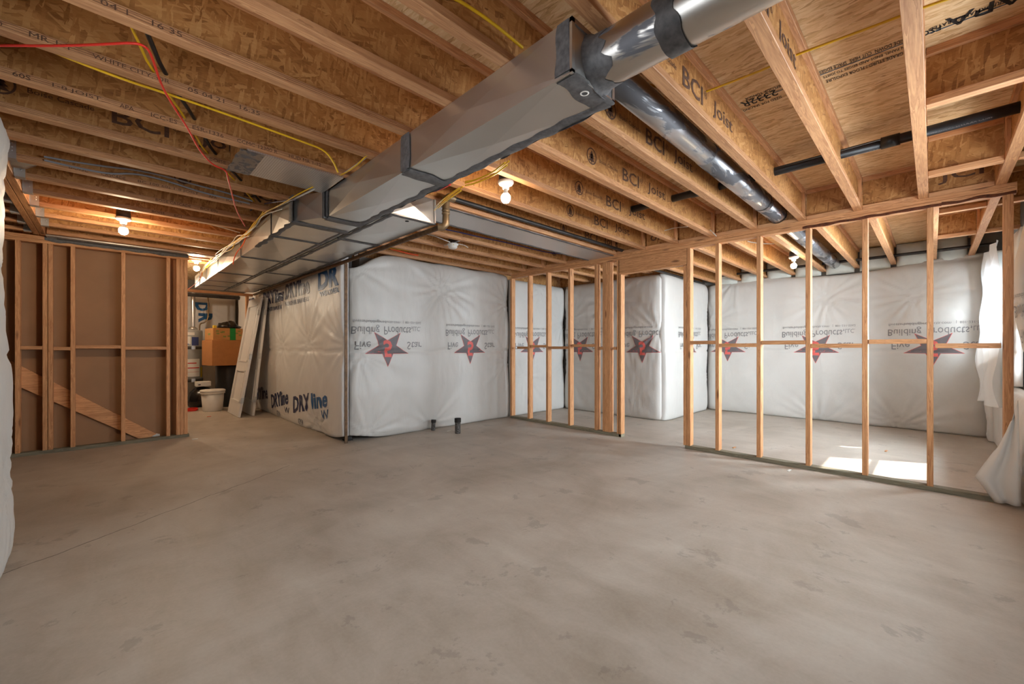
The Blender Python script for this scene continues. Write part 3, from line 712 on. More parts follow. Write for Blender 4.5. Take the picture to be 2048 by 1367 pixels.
dryt(m2, 'DR', 6.08, 5.30, 2.02, 2.31, 0.045); dryt(m2, 'WEATHER', 6.02, 5.30, 1.93, 2.0, 0.03)
dryt(m1, 'DRYline', 7.60, 6.42, 2.02, 2.28, 0.035); dryt(m1, 'WEATHER BARRIERS', 7.60, 6.45, 1.91, 1.98, 0.02)
dryt(m1, 'DRYline', 8.90, 7.75, 2.02, 2.26, 0.035); dryt(m1, 'WEATHER BARRIERS', 8.9, 7.8, 1.89, 1.96, 0.02)
dryt(m1, 'DRYline', 10.2, 9.35, 2.05, 2.24, 0.035)
dryt(m1, 'DRY', 7.16, 6.45, 0.18, 0.44, 0.035, 0.16); dryt(m2, 'line', 6.40, 5.72, 0.31, 0.55, 0.03, 0.16); dryt(m2, 'W', 6.02, 5.70, 0.21, 0.34, 0.0, 0.16)
dryt(m1, 'DRYline', 8.42, 7.38, 0.12, 0.37, 0.03, 0.17); dryt(m1, 'W', 7.6, 7.35, 0.14, 0.24, 0.0); dryt(m1, 'DRYline', 9.6, 8.65, 0.16, 0.40, 0.03, 0.12)
dryt(m1, 'ASTM E84', 6.95, 6.75, 0.03, 0.12, 0.0); dryt(m1, 'ASTM E84', 8.1, 7.9, 0.03, 0.12, 0.0)
dblank = b
# utility room back wall
b = Blanket((-0.6, 12.08, 0), (1, 0, 0), (0, -1, 0), 2.85, 2.44, [(1.9, 1.4), (2.4, 1.0), (2.2, 2.2)], 0.09, 0.05, 0.012, 12)
b.build('insulation_blanket', POLY2, 'white insulation blanket with sideways blue letters behind the water heater', GP)
m = MB()
for ch, zc, uc, w, h in (('D', 2.18, 2.18, 0.20, 0.27), ('R', 1.92, 2.24, 0.22, 0.27), ('Y', 1.66, 2.34, 0.2, 0.2), ('l', 1.4, 2.5, 0.12, 0.3)):
    vs, fs, _ = text2d(ch, 0.05)
    put(m, [(uc + y * h, zc - x * w) for x, y in vs], fs, b.on, 0.04)
m.build('blue_lettering', BLUE, b.root)
# torn plastic hanging over the second far room window, and the flap by the last stud
b = Blanket((6.68, -0.64, 0), (1, 0, 0), (0, 1, 0), 0.48, 2.46, [(0.25, 1.6)], 0.06, 0.03, 0.008, 13, z0=0.82)
b.build('insulation_blanket', POLY, 'narrow white insulation blanket between the two far room windows', GP)
m = MB(); nu, nv = 46, 44; vs = []; fs = []
for j in range(nv + 1):
    v = j / nv
    for i in range(nu + 1):
        u = i / nu; x = 8.16 - u * (1.02 - 0.10 * math.sin(v * 5)); z = 2.44 - v * (1.86 + 0.04 * math.sin(u * 9))
        vs.append((x, -0.50 + 0.05 * math.sin(u * 22 + v * 3 + 2 * noise.noise((u * 3, v * 2, 8))) * (0.3 + v) + 0.07 * noise.noise((u * 5, v * 4, 3)) + 0.06 * v * (1 - u), z))
for j in range(nv):
    for i in range(nu): fs.append((j * (nu + 1) + i, j * (nu + 1) + i + 1, (j + 1) * (nu + 1) + i + 1, (j + 1) * (nu + 1) + i))
m.add(vs, fs, True); o = m.build('torn_plastic_sheet', SHEET, None, (7.6, -0.48, 0.8))
tag(o, 'torn white plastic sheet hanging over the bright window at far right', 'plastic sheet')
m = MB(); vs = []; fs = []; nu, nv = 12, 24
A0, A1, A2 = PX(2012, 872, 4.95), PX(1936, 972, 4.97), PX(2042, 1012, 4.88)
for j in range(nv + 1):
    v = j / nv
    L = A0.lerp(A1, v) if v < 0.8 else A0.lerp(A1, 0.8).lerp(PX(1990, 1003, 4.95), (v - 0.8) / 0.2); R_ = PX(2036, 800, 4.86).lerp(A2, v)
    for i in range(nu + 1):
        u = i / nu; p = L.lerp(R_, u); p.x += 0.02 * math.sin(u * 10 + v * 3); vs.append(p)
for j in range(nv):
    for i in range(nu): fs.append((j * (nu + 1) + i, j * (nu + 1) + i + 1, (j + 1) * (nu + 1) + i + 1, (j + 1) * (nu + 1) + i))
m.add(vs, fs, True); o = m.build('plastic_flap', POLY, None, (4.95, -0.45, 0)); md = o.modifiers.new('s', 'SOLIDIFY'); md.thickness = 0.004
tag(o, 'loose white plastic flap hanging over the foot of the last partition stud', 'plastic sheet')
# insulation batts in the joist ends over the far wall
for k in range(0, 8):
    y0, y1 = yk(k - 1) - (0.066 if k > 0 else 0) + 0.035, yk(k) - 0.066 - 0.035
    m = MB(); n = 12; vs = []; fs = []
    for j in range(n + 1):
        for i in range(n + 1):
            u, v = i / n, j / n; bul = 0.07 * (math.sin(math.pi * u) * math.sin(math.pi * v)) ** 0.4 if 0 < u < 1 and 0 < v < 1 else 0
            vs.append((8.60 - bul - 0.012 * noise.noise((u * 4, v * 4, k)), y0 + (y1 - y0) * u, 2.44 + (DECK - 2.45) * v))
    for j in range(n):
        for i in range(n): fs.append((j * (n + 1) + i, j * (n + 1) + i + 1, (j + 1) * (n + 1) + i + 1, (j + 1) * (n + 1) + i))
    c = ((8.6, y0, 2.44), (8.66, y1, DECK - 0.01)); m.add(vs, fs, True).box(*c)
    tag(m.build('insulation_batt', BATT, None, (8.6, (y0 + y1) / 2, 2.44)), 'pale insulation batt stuffed between joist ends on the far wall, %s bay from the right' % ORD[k], 'insulation', 'batts in the joist ends')
# rough insulation tufts along the top of the main blanket
for i, (u, v) in enumerate(((835, 508), (868, 512), (905, 520))):
    p = PY(u, v, 5.36)
    m = MB(); n = 7
    m.lathe([(0, -0.05), (0.06, -0.04), (0.09, 0), (0.06, 0.04), (0, 0.05)], p, 9)
    for q in m.v:
        q += Vector((noise.noise(q * 20), noise.noise(q * 20 + Vector((5, 0, 0))), noise.noise(q * 20 + Vector((0, 5, 0))))) * 0.04
    tag(m.build('insulation_tuft', FOAM if i != 1 else BATT, None, p), 'tuft of loose insulation above the middle blanket, %s from the left' % ORD[i], 'insulation', 'tufts above the blanket')

# steel column between the two blankets
root = thing('steel_column', (2.25, 5.42, 0), 'dark steel column in the gap between the lettered blanket and the star blanket', 'column')
MB().box((2.222, 5.36, 0), (2.30, 5.44, 2.45), 0.003).build('post', STEEL, root)
MB().box((2.21, 5.35, 0.0), (2.31, 5.45, 0.012), 0.002).build('base_plate', STEEL, root)
tag(MB().box((2.155, 5.238, 0.0), (2.192, 5.252, 2.3), 0.002).build('corner_batten', RUST, None, (2.17, 5.245, 0)), 'thin brown upright batten on the corner between lettered blanket and star blanket', 'batten')

# ------------------------------------------------------------------ rectangular ducts
def panel(m, a, b, c, d, n, bulge=0.013):
    """sheet metal face a-b-c-d with a cross break"""
    a, b, c, d, n = map(Vector, (a, b, c, d, n)); ce = (a + b + c + d) / 4 + n * bulge
    m.add([a, b, c, d, ce], [(0, 1, 4), (1, 2, 4), (2, 3, 4), (3, 0, 4)])
def duct_section(x0, x1, y0, y1, z0, z1, parent, x0b=None, x1b=None):
    """section from y0 to y1; x0b/x1b = widths at the y1 end"""
    x0b = x0 if x0b is None else x0b; x1b = x1 if x1b is None else x1b; m = MB()
    panel(m, (x0, y0, z0), (x1, y0, z0), (x1b, y1, z0), (x0b, y1, z0), (0, 0, -1))
    panel(m, (x0, y0, z1), (x0b, y1, z1), (x1b, y1, z1), (x1, y0, z1), (0, 0, 1), 0)
    panel(m, (x0, y0, z0), (x0b, y1, z0), (x0b, y1, z1), (x0, y0, z1), (-1, 0, 0))
    panel(m, (x1, y0, z0), (x1, y0, z1), (x1b, y1, z1), (x1b, y1, z0), (1, 0, 0))
    panel(m, (x0, y0, z0), (x0, y0, z1), (x1, y0, z1), (x1, y0, z0), (0, -1, 0)); panel(m, (x0b, y1, z0), (x1b, y1, z0), (x1b, y1, z1), (x0b, y1, z1), (0, 1, 0))
    return m.build('sheet_section', GALV, parent)
DZ0, DZ1 = 2.285, 2.497
da = thing('supply_duct', (1.4, 5, DZ0), 'long rectangular galvanized duct hanging diagonally across the photo', 'duct')
XA0, XA1 = 1.28, 1.575
cuts = [(0.98, 2.21), (2.23, 3.47)]
for y0, y1 in cuts: duct_section(XA0, XA1, y0, y1, DZ0, DZ1, da)
duct_section(XA0 - 0.02, XA1, 3.49, 3.78, DZ0, DZ1, da, 1.12, 1.58)
ycuts = [3.80, 4.40, 5.65, 7.05, 8.0, 8.65, 9.22]
for y0, y1 in zip(ycuts, ycuts[1:]): duct_section(1.11, 1.575, y0 + 0.006, y1 - 0.006, DZ0, DZ1, da)
def collar(x0, x1, y, z0, z1, parent, mat=MASTIC, t=0.016, e=0.008):
    m = MB().box((x0 - e, y - t, z0 - e), (x1 + e, y + t, z0)).box((x0 - e, y - t, z0), (x0, y + t, z1)).box((x1, y - t, z0), (x1 + e, y + t, z1)); m.build('joint_collar', mat, parent)
collar(XA0, XA1, 2.22, DZ0, DZ1 + 0.002, da, MASTIC, 0.022); collar(XA0 - 0.02, XA1, 3.48, DZ0, DZ1, da); collar(1.11, 1.575, 3.79, DZ0, DZ1, da)
for y in ycuts[1:-1]: collar(1.11, 1.575, y, DZ0, DZ1, da, STEEL if y < 5 else MASTIC, 0.008, 0.006)
m = MB()                                                          # mastic smears
for y, s in ((2.22, 1), (3.48, 2), (3.79, 3)):
    x0 = XA0 if y < 3.7 else 1.11
    m.strip((x0, y, DZ0), (XA1, y, DZ0), (0, 1, 0), (0, 0, -1), 0.11, 0.006, 0.004, 0.025, s); m.strip((x0, y, DZ0), (x0, y, DZ1), (0, 1, 0), (-1, 0, 0), 0.10, 0.006, 0.004, 0.025, s + 5)
for y, s in ((4.40, 4), (5.65, 5), (7.05, 6)): m.strip((1.12, y, DZ0), (XA1, y, DZ0), (0, 1, 0), (0, 0, -1), 0.05, 0.004, 0.003, 0.03, s)
m.strip((XA1 - 0.025, 0.99, DZ0), (XA1 - 0.02, 3.45, DZ0), (1, 0, 0), (0, 0, -1), 0.06, 0.003, 0.004, 0.03, 8, 0.8); m.strip((XA1, 0.99, DZ0 + 0.02), (XA1, 3.0, DZ0 + 0.02), (0, 0, 1), (1, 0, 0), 0.05, 0.003, 0.004, 0.03, 9, 0.7)
m.strip((1.125, 3.8, DZ0), (1.125, 5.0, DZ0), (1, 0, 0), (0, 0, -1), 0.05, 0.003, 0.003, 0.03, 10, 0.9); m.strip((XA1 - 0.03, 3.8, DZ0), (XA1 - 0.03, 9.2, DZ0), (1, 0, 0), (0, 0, -1), 0.034, 0.003, 0.003, 0.04, 11, 0.8)
m.strip((XA0, 1.02, DZ0 + 0.01), (XA0, 1.02, DZ1), (0, 1, 0), (-1, 0, 0), 0.07, 0.002, 0.004, 0.02, 12, 0.5)
m.strip((XA0 + 0.01, 1.02, DZ0), (XA1, 1.02, DZ0), (0, 1, 0), (0, 0, -1), 0.09, 0.002, 0.004, 0.02, 13, 0.6)
m.strip((XA0 + 0.13, 0.98, DZ0 + 0.1), (XA1, 0.98, DZ0 + 0.1), (0, 0, 1), (0, -1, 0), 0.20, 0.001, 0.004, 0.02, 14, 0.15)
m.build('mastic_seal', MASTIC, da)
# end cap flanges and test plug
m = MB()
for a, bq in (((XA0 - 0.004, 0.972, DZ0 - 0.004), (XA1 + 0.004, 0.984, DZ0 + 0.012)), ((XA0 - 0.004, 0.972, DZ1 - 0.018), (XA1 + 0.004, 0.984, DZ1 + 0.002)), ((XA0 - 0.004, 0.972, DZ0), (XA0 + 0.014, 0.984, DZ1)), ((XA1 - 0.014, 0.972, DZ0), (XA1 + 0.004, 0.984, DZ1))): m.box(a, bq)
m.build('end_flange', GALV, da)
pp = PZ(1169, 184, DZ0); m = MB(); m.lathe([(0.020, 0), (0.020, -0.006), (0.013, -0.008), (0.011, -0.003), (0.0, -0.003)], pp, 20); m.build('test_plug', PLASTW, da)
db = thing('return_duct', (1.8, 6, DZ0), 'second rectangular galvanized duct, beside the supply duct over the lettered blanket', 'duct')
XB0, XB1 = 1.60, 2.015
bc = [3.01, 4.05, 5.3, 6.6, 7.9, 9.22]
for y0, y1 in zip(bc, bc[1:]): duct_section(XB0, XB1, y0 + 0.005, y1 - 0.005, DZ0, DZ1, db)
m = MB()
for i, y in enumerate(bc[1:-1]):
    collar(XB0, XB1, y, DZ0, DZ1, db, MASTIC, 0.008, 0.005); m.strip((XB0, y, DZ0), (XB1, y, DZ0), (0, 1, 0), (0, 0, -1), 0.06, 0.004, 0.003, 0.03, 30 + i)
m.strip((XB0 + 0.025, 3.03, DZ0), (XB0 + 0.025, 6.5, DZ0), (1, 0, 0), (0, 0, -1), 0.032, 0.003, 0.003, 0.03, 21, 0.9); m.strip((XB0, 3.02, DZ0), (XB1, 3.02, DZ0), (0, 1, 0), (0, 0, -1), 0.045, 0.003, 0.003, 0.03, 22, 0.5)
m.strip((XB1 - 0.02, 4.0, DZ0), (XB1 - 0.02, 9.0, DZ0), (1, 0, 0), (0, 0, -1), 0.04, 0.003, 0.003, 0.03, 23, 0.9)
m.build('mastic_seal', MASTIC, db)
MB().box((XB1 - 0.006, 3.002, DZ0 - 0.003), (XB1 + 0.008, 3.03, DZ1)).box((XB0, 3.002, DZ0 - 0.004), (XB1 + 0.008, 3.014, DZ0 + 0.01)).build('end_flange', GALV, db)
pp = PZ(814, 441.5, DZ0); m = MB(); m.lathe([(0.016, 0), (0.016, -0.005), (0.0, -0.006)], pp, 16); m.build('test_plug', STEEL, db)

# round pipe from the end cap, and the long galvanized branch in the joist bay
root = thing('round_duct', (1.45, 0.2, 2.395), 'round metal duct leaving the end of the supply duct toward the top edge', 'duct')
cx, cz, rr = 1.455, 2.392, 0.098
MB().lathe([(rr, 0.975), (rr, 0.60)], (cx, 0, cz), 40, 'y').build('collar_pipe', GALVY, root)
MB().lathe([(rr + 0.004, 0.66), (rr + 0.006, 0.65), (rr + 0.006, -0.62)], (cx + 0.0, 0, cz + 0.003), 40, 'y').build('pipe_section', GALVY, root)
m = MB(); vs = []; fs = []; n = 40                                  # dark sealed lap joint with a ragged edge
for k in range(n + 1):
    a = 2 * math.pi * k / n; w = 0.045 * (1 + 0.5 * noise.noise((math.cos(a) * 2, math.sin(a) * 2, 1)))
    for e in (-w, 0, w * 0.8): vs.append((cx + (rr + 0.009) * math.cos(a), 0.645 + e, cz + (rr + 0.009) * math.sin(a)))
for k in range(n): fs += [(3 * k, 3 * k + 1, 3 * k + 4, 3 * k + 3), (3 * k + 1, 3 * k + 2, 3 * k + 5, 3 * k + 4)]
m.add(vs, fs, True); m.build('mastic_band', DMASTIC, root)
m = MB(); vs = []; fs = []
for k in range(n + 1):
    a = 2 * math.pi * k / n; w = 0.075 * (1 + 0.8 * noise.noise((math.cos(a) * 2.5, math.sin(a) * 2.5, 5)))
    for e, r_ in ((0.0, rr + 0.02), (0.02, rr + 0.006), (w, rr + 0.002)): vs.append((cx + r_ * math.cos(a), 0.975 - e, cz + r_ * math.sin(a)))
for k in range(n): fs += [(3 * k, 3 * k + 1, 3 * k + 4, 3 * k + 3), (3 * k + 1, 3 * k + 2, 3 * k + 5, 3 * k + 4)]
m.add(vs, fs, True); m.build('mastic_band', MASTIC, root)
gy, gz, gr = 1.135, 2.60, 0.078
root = thing('round_duct', (4, gy, gz), 'long round galvanized branch duct running in a joist bay to the far wall', 'duct')
m = MB()
for x0, x1, r_ in ((1.62, 3.1, gr), (3.04, 4.5, gr + 0.003), (4.44, 6.0, gr), (5.94, 7.6, gr + 0.003), (7.54, 8.6, gr)):
    MB().lathe([(r_ - 0.004, x0), (r_, x0), (r_, x1), (r_ - 0.004, x1)], (0, gy, gz), 36, 'x').build('pipe_section', GALVP, root)
for x in (4.42, 4.98, 8.1):
    MB().lathe([(gr + 0.005, x - 0.01), (gr + 0.009, x), (gr + 0.005, x + 0.01)], (0, gy, gz), 36, 'x').build('hanger_strap', BLACKP, root)
# smashed boot end at the upper left
root = thing('duct_boot', (-0.45, 4.75, 2.68), 'crumpled silver duct boot sticking out behind the left insulation blanket', 'duct')
m = MB(); vs = []; fs = []; n = 26; P_ = [PY(20, 300, 4.78), PY(45, 300, 4.78), PY(75, 300, 4.78), PY(91, 300, 4.78)]
rows = [(-0.72, 0.10, 0.13), (-0.58, 0.115, 0.135), (-0.46, 0.12, 0.12), (-0.405, 0.12, 0.085), (-0.40, 0.05, 0.03)]
for i, (x, ry, rz) in enumerate(rows):
    for k in range(n):
        a = 2 * math.pi * k / n; w = 1 + 0.08 * math.sin(5 * a + i) + 0.06 * noise.noise((math.cos(a) * 3, math.sin(a) * 3, i * 0.7))
        vs.append((x + 0.03 * math.sin(a * 3), 4.66 + ry * math.cos(a) * w, 2.665 + rz * math.sin(a) * w))
for i in range(len(rows) - 1):
    for k in range(n): fs.append((i * n + k, i * n + (k + 1) % n, (i + 1) * n + (k + 1) % n, (i + 1) * n + k))
m.add(vs, fs, True); m.build('sleeve', GALV, root)

# foil pans closing the return joist bay
y0, y1 = yk(7) + 0.032, yk(8) - 0.032
root = thing('foil_joist_pan', (0.95, (y0 + y1) / 2, ZB), 'silver foil panel closing a joist bay, left of the supply duct', 'duct pan')
MB().box((0.64, y0 - 0.03, ZB - 0.012), (1.26, y1 + 0.03, ZB - 0.001)).build('foil_panel', FOIL, root)
m = MB(); vs = []; n = 10
for i in range(n + 1):
    for j in range(n + 1):
        u, v = i / n, j / n; vs.append((0.60 + 0.14 * u + 0.012 * noise.noise((v * 6, 0, u * 2)), y0 - 0.035 + (y1 - y0 + 0.07) * v, ZB - 0.016 + 0.006 * noise.noise((u * 9, v * 12, 2))))
m.add(vs, [(i * (n + 1) + j, i * (n + 1) + j + 1, (i + 1) * (n + 1) + j + 1, (i + 1) * (n + 1) + j) for i in range(n) for j in range(n)], True)
m.build('foil_tape', metal('crumpled foil tape', (170, 168, 170), 0.4, (1, 1, 1), (18, 18, 18), 0.5), root)
MB().box((0.62, y0, ZB), (0.63, y1, DECK - FH)).build('end_board', OSBW[1], root)
root = thing('foil_joist_pan', (3.6, (y0 + y1) / 2, ZB), 'long silver foil panel closing a joist bay, between the return duct and partition', 'duct pan')
MB().box((2.10, y0 - 0.02, ZB - 0.012), (4.99, y1 + 0.02, ZB - 0.001)).build('foil_panel', FOIL, root)
m = MB(); m.strip((2.1, y0 - 0.025, ZB - 0.012), (4.98, y0 - 0.025, ZB - 0.012), (0, 1, 0), (0, 0, -1), 0.035, 0.0, 0.004, 0.04, 40, 0.6); m.strip((2.1, y1 + 0.02, ZB - 0.012), (4.98, y1 + 0.02, ZB - 0.012), (0, 1, 0), (0, 0, -1), 0.03, 0.0, 0.004, 0.04, 41, 0.8)
m.build('mastic_seal', MASTIC, root)

# ------------------------------------------------------------------ pipes
root = thing('drain_pipe', (3.94, 0.9, 2.68), 'fat black plastic drain pipe passing through the joists at the upper right', 'pipe')
px, pz, pr = 3.94, 2.675, 0.034
MB().lathe([(0, yk(-1) - 0.03), (pr, yk(-1) - 0.03), (pr, 2.5), (0, 2.5)], (px, 0, pz), 24, 'y').build('pipe', BLACKP, root)
for y in (0.21, 1.55): MB().lathe([(pr, y - 0.05), (pr + 0.006, y - 0.05), (pr + 0.006, y + 0.05), (pr, y + 0.05)], (px, 0, pz), 24, 'y').build('coupling', BLACKP, root)
m = MB(); lettering(m, 'ABS DWV CELLULAR CORE', lambda u, v: Vector((px - 0.025, -u, pz - 0.026 + v * 0.7)), 0.12, 0, 0.28, 0.014); m.build('lettering', GREYINK, root)
root = thing('gas_pipe', (3.6, 2.95, 2.53), 'black iron gas pipe under the joists with cast elbows by the return duct', 'pipe')
gX = 2.10
MB().tube([(gX + 0.03, 2.965, 2.535), (5.2, 2.965, 2.545)], 0.021, 14).build('horizontal_run', IRON, root)
m = MB(); m.tube([(gX + 0.09, 2.965, 2.535), (gX + 0.03, 2.965, 2.535), (gX, 2.965, 2.51), (gX, 2.965, 2.44), (gX, 2.965, 2.37)], [0.03, 0.033, 0.034, 0.033, 0.029], 14)
m.tube([(gX, 2.965, 2.40), (gX, 2.965, 2.33), (gX, 2.965, 2.295), (gX - 0.025, 2.975, 2.265), (gX - 0.06, 3.0, 2.262)], [0.028, 0.031, 0.033, 0.032, 0.029], 14); m.build('elbow_fitting', FITTING, root)
for z in (2.41, 2.385): MB().lathe([(0.0, -0.006), (0.036, -0.006), (0.036, 0.006), (0.0, 0.006)], (gX, 2.965, z), 14).build('fitting_band', FITTING, root)
MB().tube([(gX - 0.05, 2.985, 2.262), (2.045, 3.02, 2.258), (2.045, 9.3, 2.258)], 0.022, 12).build('long_run', RUST, root)
tag(MB().tube([(8.44, 2.95, 2.605), (8.44, -0.6, 2.605)], 0.022, 10).build('gas_pipe', IRON, None, (8.44, 1.2, 2.6)), 'black pipe running along the top of the far wall under the batts', 'pipe')
tag(MB().tube([(5.3, 3.13, 2.47), (8.3, 3.13, 2.47)], 0.02, 10).build('gas_pipe', IRON, None, (6.7, 3.13, 2.47)), 'black pipe running over the jutting corner behind the doorway', 'pipe')
def stub(u, v, h, r, lean, label):
    p = PZ(u, v, 0); p.z = 0; root = thing('floor_pipe_stub', p, label, 'pipe', 'capped drain stubs in the floor'); d = Vector((lean, 0, h))
    MB().tube([p, p + d], r, 20).build('pipe', ROCK, root)
    MB().tube([p + d * 0.74, p + d * 1.0], r + 0.006, 20).build('cap', STEEL, root)
stub(866, 860, 0.155, 0.030, 0.012, 'shorter capped grey pipe stub in the floor, close to the middle blanket')
stub(915.5, 866, 0.215, 0.040, 0.0, 'taller mortar-speckled pipe stub standing in the floor before the middle blanket')

# ------------------------------------------------------------------ lamps
def bulb_light(p, label, glow_mat, lit=True, box=True, r=0.036):
    root = thing('bare_bulb_light', (p[0], p[1], ZB), label, 'light', 'porcelain bulb lights'); x, y = p; z = ZB
    if box: MB().lathe([(0.0, 0.075), (0.052, 0.075), (0.055, 0.0), (0.0, 0.0)], (x, y, z), 20).build('junction_box', BLACKB, root)
    MB().lathe([(0.0, 0.0), (0.060, 0.0), (0.062, -0.012), (0.052, -0.026), (0.028, -0.034), (0.025, -0.06), (0.0, -0.06)], (x, y, z), 28).build('porcelain_holder', PLASTW, root)
    if lit:
        MB().lathe([(0.0, -0.055), (0.014, -0.058), (0.016, -0.075), (0.022, -0.09), (0.027, -0.099)], (x, y, z), 28).build('bulb_neck', PLASTW, root)
        MB().lathe([(0.027, -0.099), (r * 0.95, -0.112), (r * 1.02, -0.126), (r * 0.93, -0.146), (r * 0.6, -0.161), (0.0, -0.168)], (x, y, z), 28).build('bulb', glow_mat, root)
lamp('utility_fill', 'POINT', (0.45, 9.9, 2.35), 28, (1.0, 0.80, 0.58), shadow_soft_size=0.04)  # added fill point without a fixture, brightens the utility corner
bulb_light((0.11, 5.589), 'lit bare bulb under the joists above the framed left wall', BULB)
bulb_light((0.92, 7.488), 'lit bare bulb beyond the end of the framed left wall', BULB)
bulb_light((2.19, 2.304), 'lit bare bulb right of the supply duct in the middle of the ceiling', BULB_DIM)
bulb_light((6.9, 1.373), 'lit bare bulb in the far room beyond the partition', BULB_DIM)
root = thing('smoke_alarm_base', (3.05, 4.16, ZB), 'white lampholder without bulb on a black box, above the middle blanket', 'light')
MB().box((3.01, 4.12, 2.505), (3.10, 4.20, 2.59), 0.004).build('junction_box', BLACKB, root)
MB().box((3.045, yk(9) + 0.0305, 2.515), (3.065, yk(10) - 0.0305, 2.52)).build('mounting_bar', BRIGHTM, root)
MB().lathe([(0.0, 0.005), (0.068, 0.005), (0.07, -0.008), (0.058, -0.012), (0.054, -0.04), (0.045, -0.05), (0.0, -0.052)], (3.05, 4.16, 2.50), 28).build('lamp_holder', PLASTW, root)
m = MB().box((3.02, 4.108, 2.478), (3.045, 4.112, 2.488)); m.build('sticker', LABELY, root)

# ------------------------------------------------------------------ cables
def cable(name, pts, r, mat, label, sm=2, group='cables under the joists'):
    m = MB().tube(pts, r, 7, True, sm); p = Vector(pts[0])
    tag(m.build(name, mat, None, p), label, 'cable', group)
Zc = 2.478
cable('red_cable', [PZ(-30, 92, Zc), PZ(0, 91, Zc), PZ(120, 92, Zc), PZ(200, 89, Zc), PZ(268, 85, Zc), PZ(293, 93, Zc), PZ(305, 115, Zc), PZ(322, 170, Zc), PZ(350, 218, Zc), PZ(375, 255, Zc), PZ(398, 300, Zc), PZ(425, 330, Zc), PZ(452, 340, Zc), PZ(455, 352, Zc - 0.01), PZ(463, 385, Zc - 0.02), PZ(472, 420, Zc - 0.02), PZ(490, 452, Zc - 0.04)], 0.0052, RED, 'bright red cable looping across the ceiling at the upper left')
cable('red_cable', [PX(492, 452, 1.09), PX(494, 470, 1.09), PX(486, 490, 1.085), PX(474, 503, 1.085), PX(468, 517, 1.09), PX(466, 528, 1.10)], 0.006, ORANGE, 'orange cable hanging against the supply duct side near the far end')
bk = [(283, 55, yk(5) + 0.04), (328, 147, yk(6)), (390, 237, yk(7)), (428, 308, yk(8)), (483, 360, yk(9)), (520, 403, yk(10))]
bpts = []
for (u, v, y) in bk: bpts.append(PY(u, v, y))
for q in bpts: q.z = min(max(q.z, 2.56), 2.74)
cable('black_cable', bpts, 0.010, BLK, 'thick black cable threaded through the joists at the upper left', 1)
bpts2 = [q + Vector((-0.045, 0, -0.012)) for q in bpts]
cable('yellow_cable', bpts2, 0.006, YEL, 'yellow cable running beside the thick black cable at the upper left', 1)
yy = yk(6) + 0.05
cable('yellow_cable', [PY(u, v, yy) for u, v in ((-20, 52), (20, 68), (75, 90), (150, 122), (250, 160), (330, 186), (430, 220), (530, 256), (610, 285), (650, 300), (668, 325), (676, 345))], 0.006, YEL, 'yellow cable pair stapled along the back of the joist stamped HUD MR')
cable('grey_cable', [PY(u, v, 4.33) for u, v in ((88, 313), (150, 324), (220, 334), (270, 339), (330, 352), (400, 372), (450, 384), (505, 402))], 0.007, GRY, 'pale grey cable strung across joists above the left bulb, upper strand')
cable('grey_cable', [PY(u, v, 4.33) + Vector((0, 0.012, -0.02)) for u, v in ((88, 313), (150, 328), (220, 342), (270, 340), (330, 354), (400, 378), (450, 390), (500, 402))], 0.007, GRY, 'pale grey cable strung across joists above the left bulb, lower strand')
cable('white_cable', [PY(u, v, 5.55) for u, v in ((270, 422), (320, 426), (380, 440), (430, 450), (480, 465))], 0.006, WHT, 'white cable running from the left bulb box toward the ducts')
dz = 0.0
bund = [(735, 312), (700, 340), (650, 368), (600, 392), (560, 410), (530, 425), (512, 447), (497, 465), (478, 478), (460, 492), (448, 505), (430, 520), (412, 532), (402, 548)]
def bpt(i, u, v, off): return PX(u, v, 1.255 - off if u > 640 else 1.085 - off)
cable('white_cable', [bpt(i, u, v, 0.0) for i, (u, v) in enumerate(bund)], 0.0065, WHT, 'white cable draped along the upper left edge of the supply duct')
cable('white_cable', [bpt(i, u + 3 * math.sin(i * 2.1), v - 3 + 4 * math.sin(i * 1.7), 0.02) for i, (u, v) in enumerate(bund)], 0.005, YEL, 'yellow cable twisted along the upper left edge of the supply duct')
rnd = random.Random(3)
for q in range(7):
    st = rnd.randint(4, 7); pts = []
    for i, (u, v) in enumerate(bund[st:]): pts.append(bpt(i, u + rnd.uniform(-9, 6), v + rnd.uniform(-9, 8), rnd.uniform(0, 0.03)))
    cable('yellow_cable' if q % 3 == 0 else 'white_cable', pts, 0.0045, YEL if q % 3 == 0 else WHT, 'cable in the tangle at the far end of the supply duct, %s strand down' % ORD[q], 2, 'cable tangle at the far end of the supply duct')
cable('violet_cable', [PX(590, 399, 1.075), PX(548, 404, 1.06), PX(520, 409, 1.04), PX(500, 420, 1.02), PX(470, 448, 1.02), PX(438, 482, 1.03), PX(420, 505, 1.04), PX(395, 530, 1.05)], 0.0055, VIO, 'dark violet cable hanging straight to the far end of the supply duct')
cable('orange_cable', [PX(404, 545, 1.06), PX(398, 562, 1.05), PX(385, 572, 1.05), PX(376, 578, 1.05)], 0.004, ORANGE, 'thin orange wire dropping behind the framed left wall end')
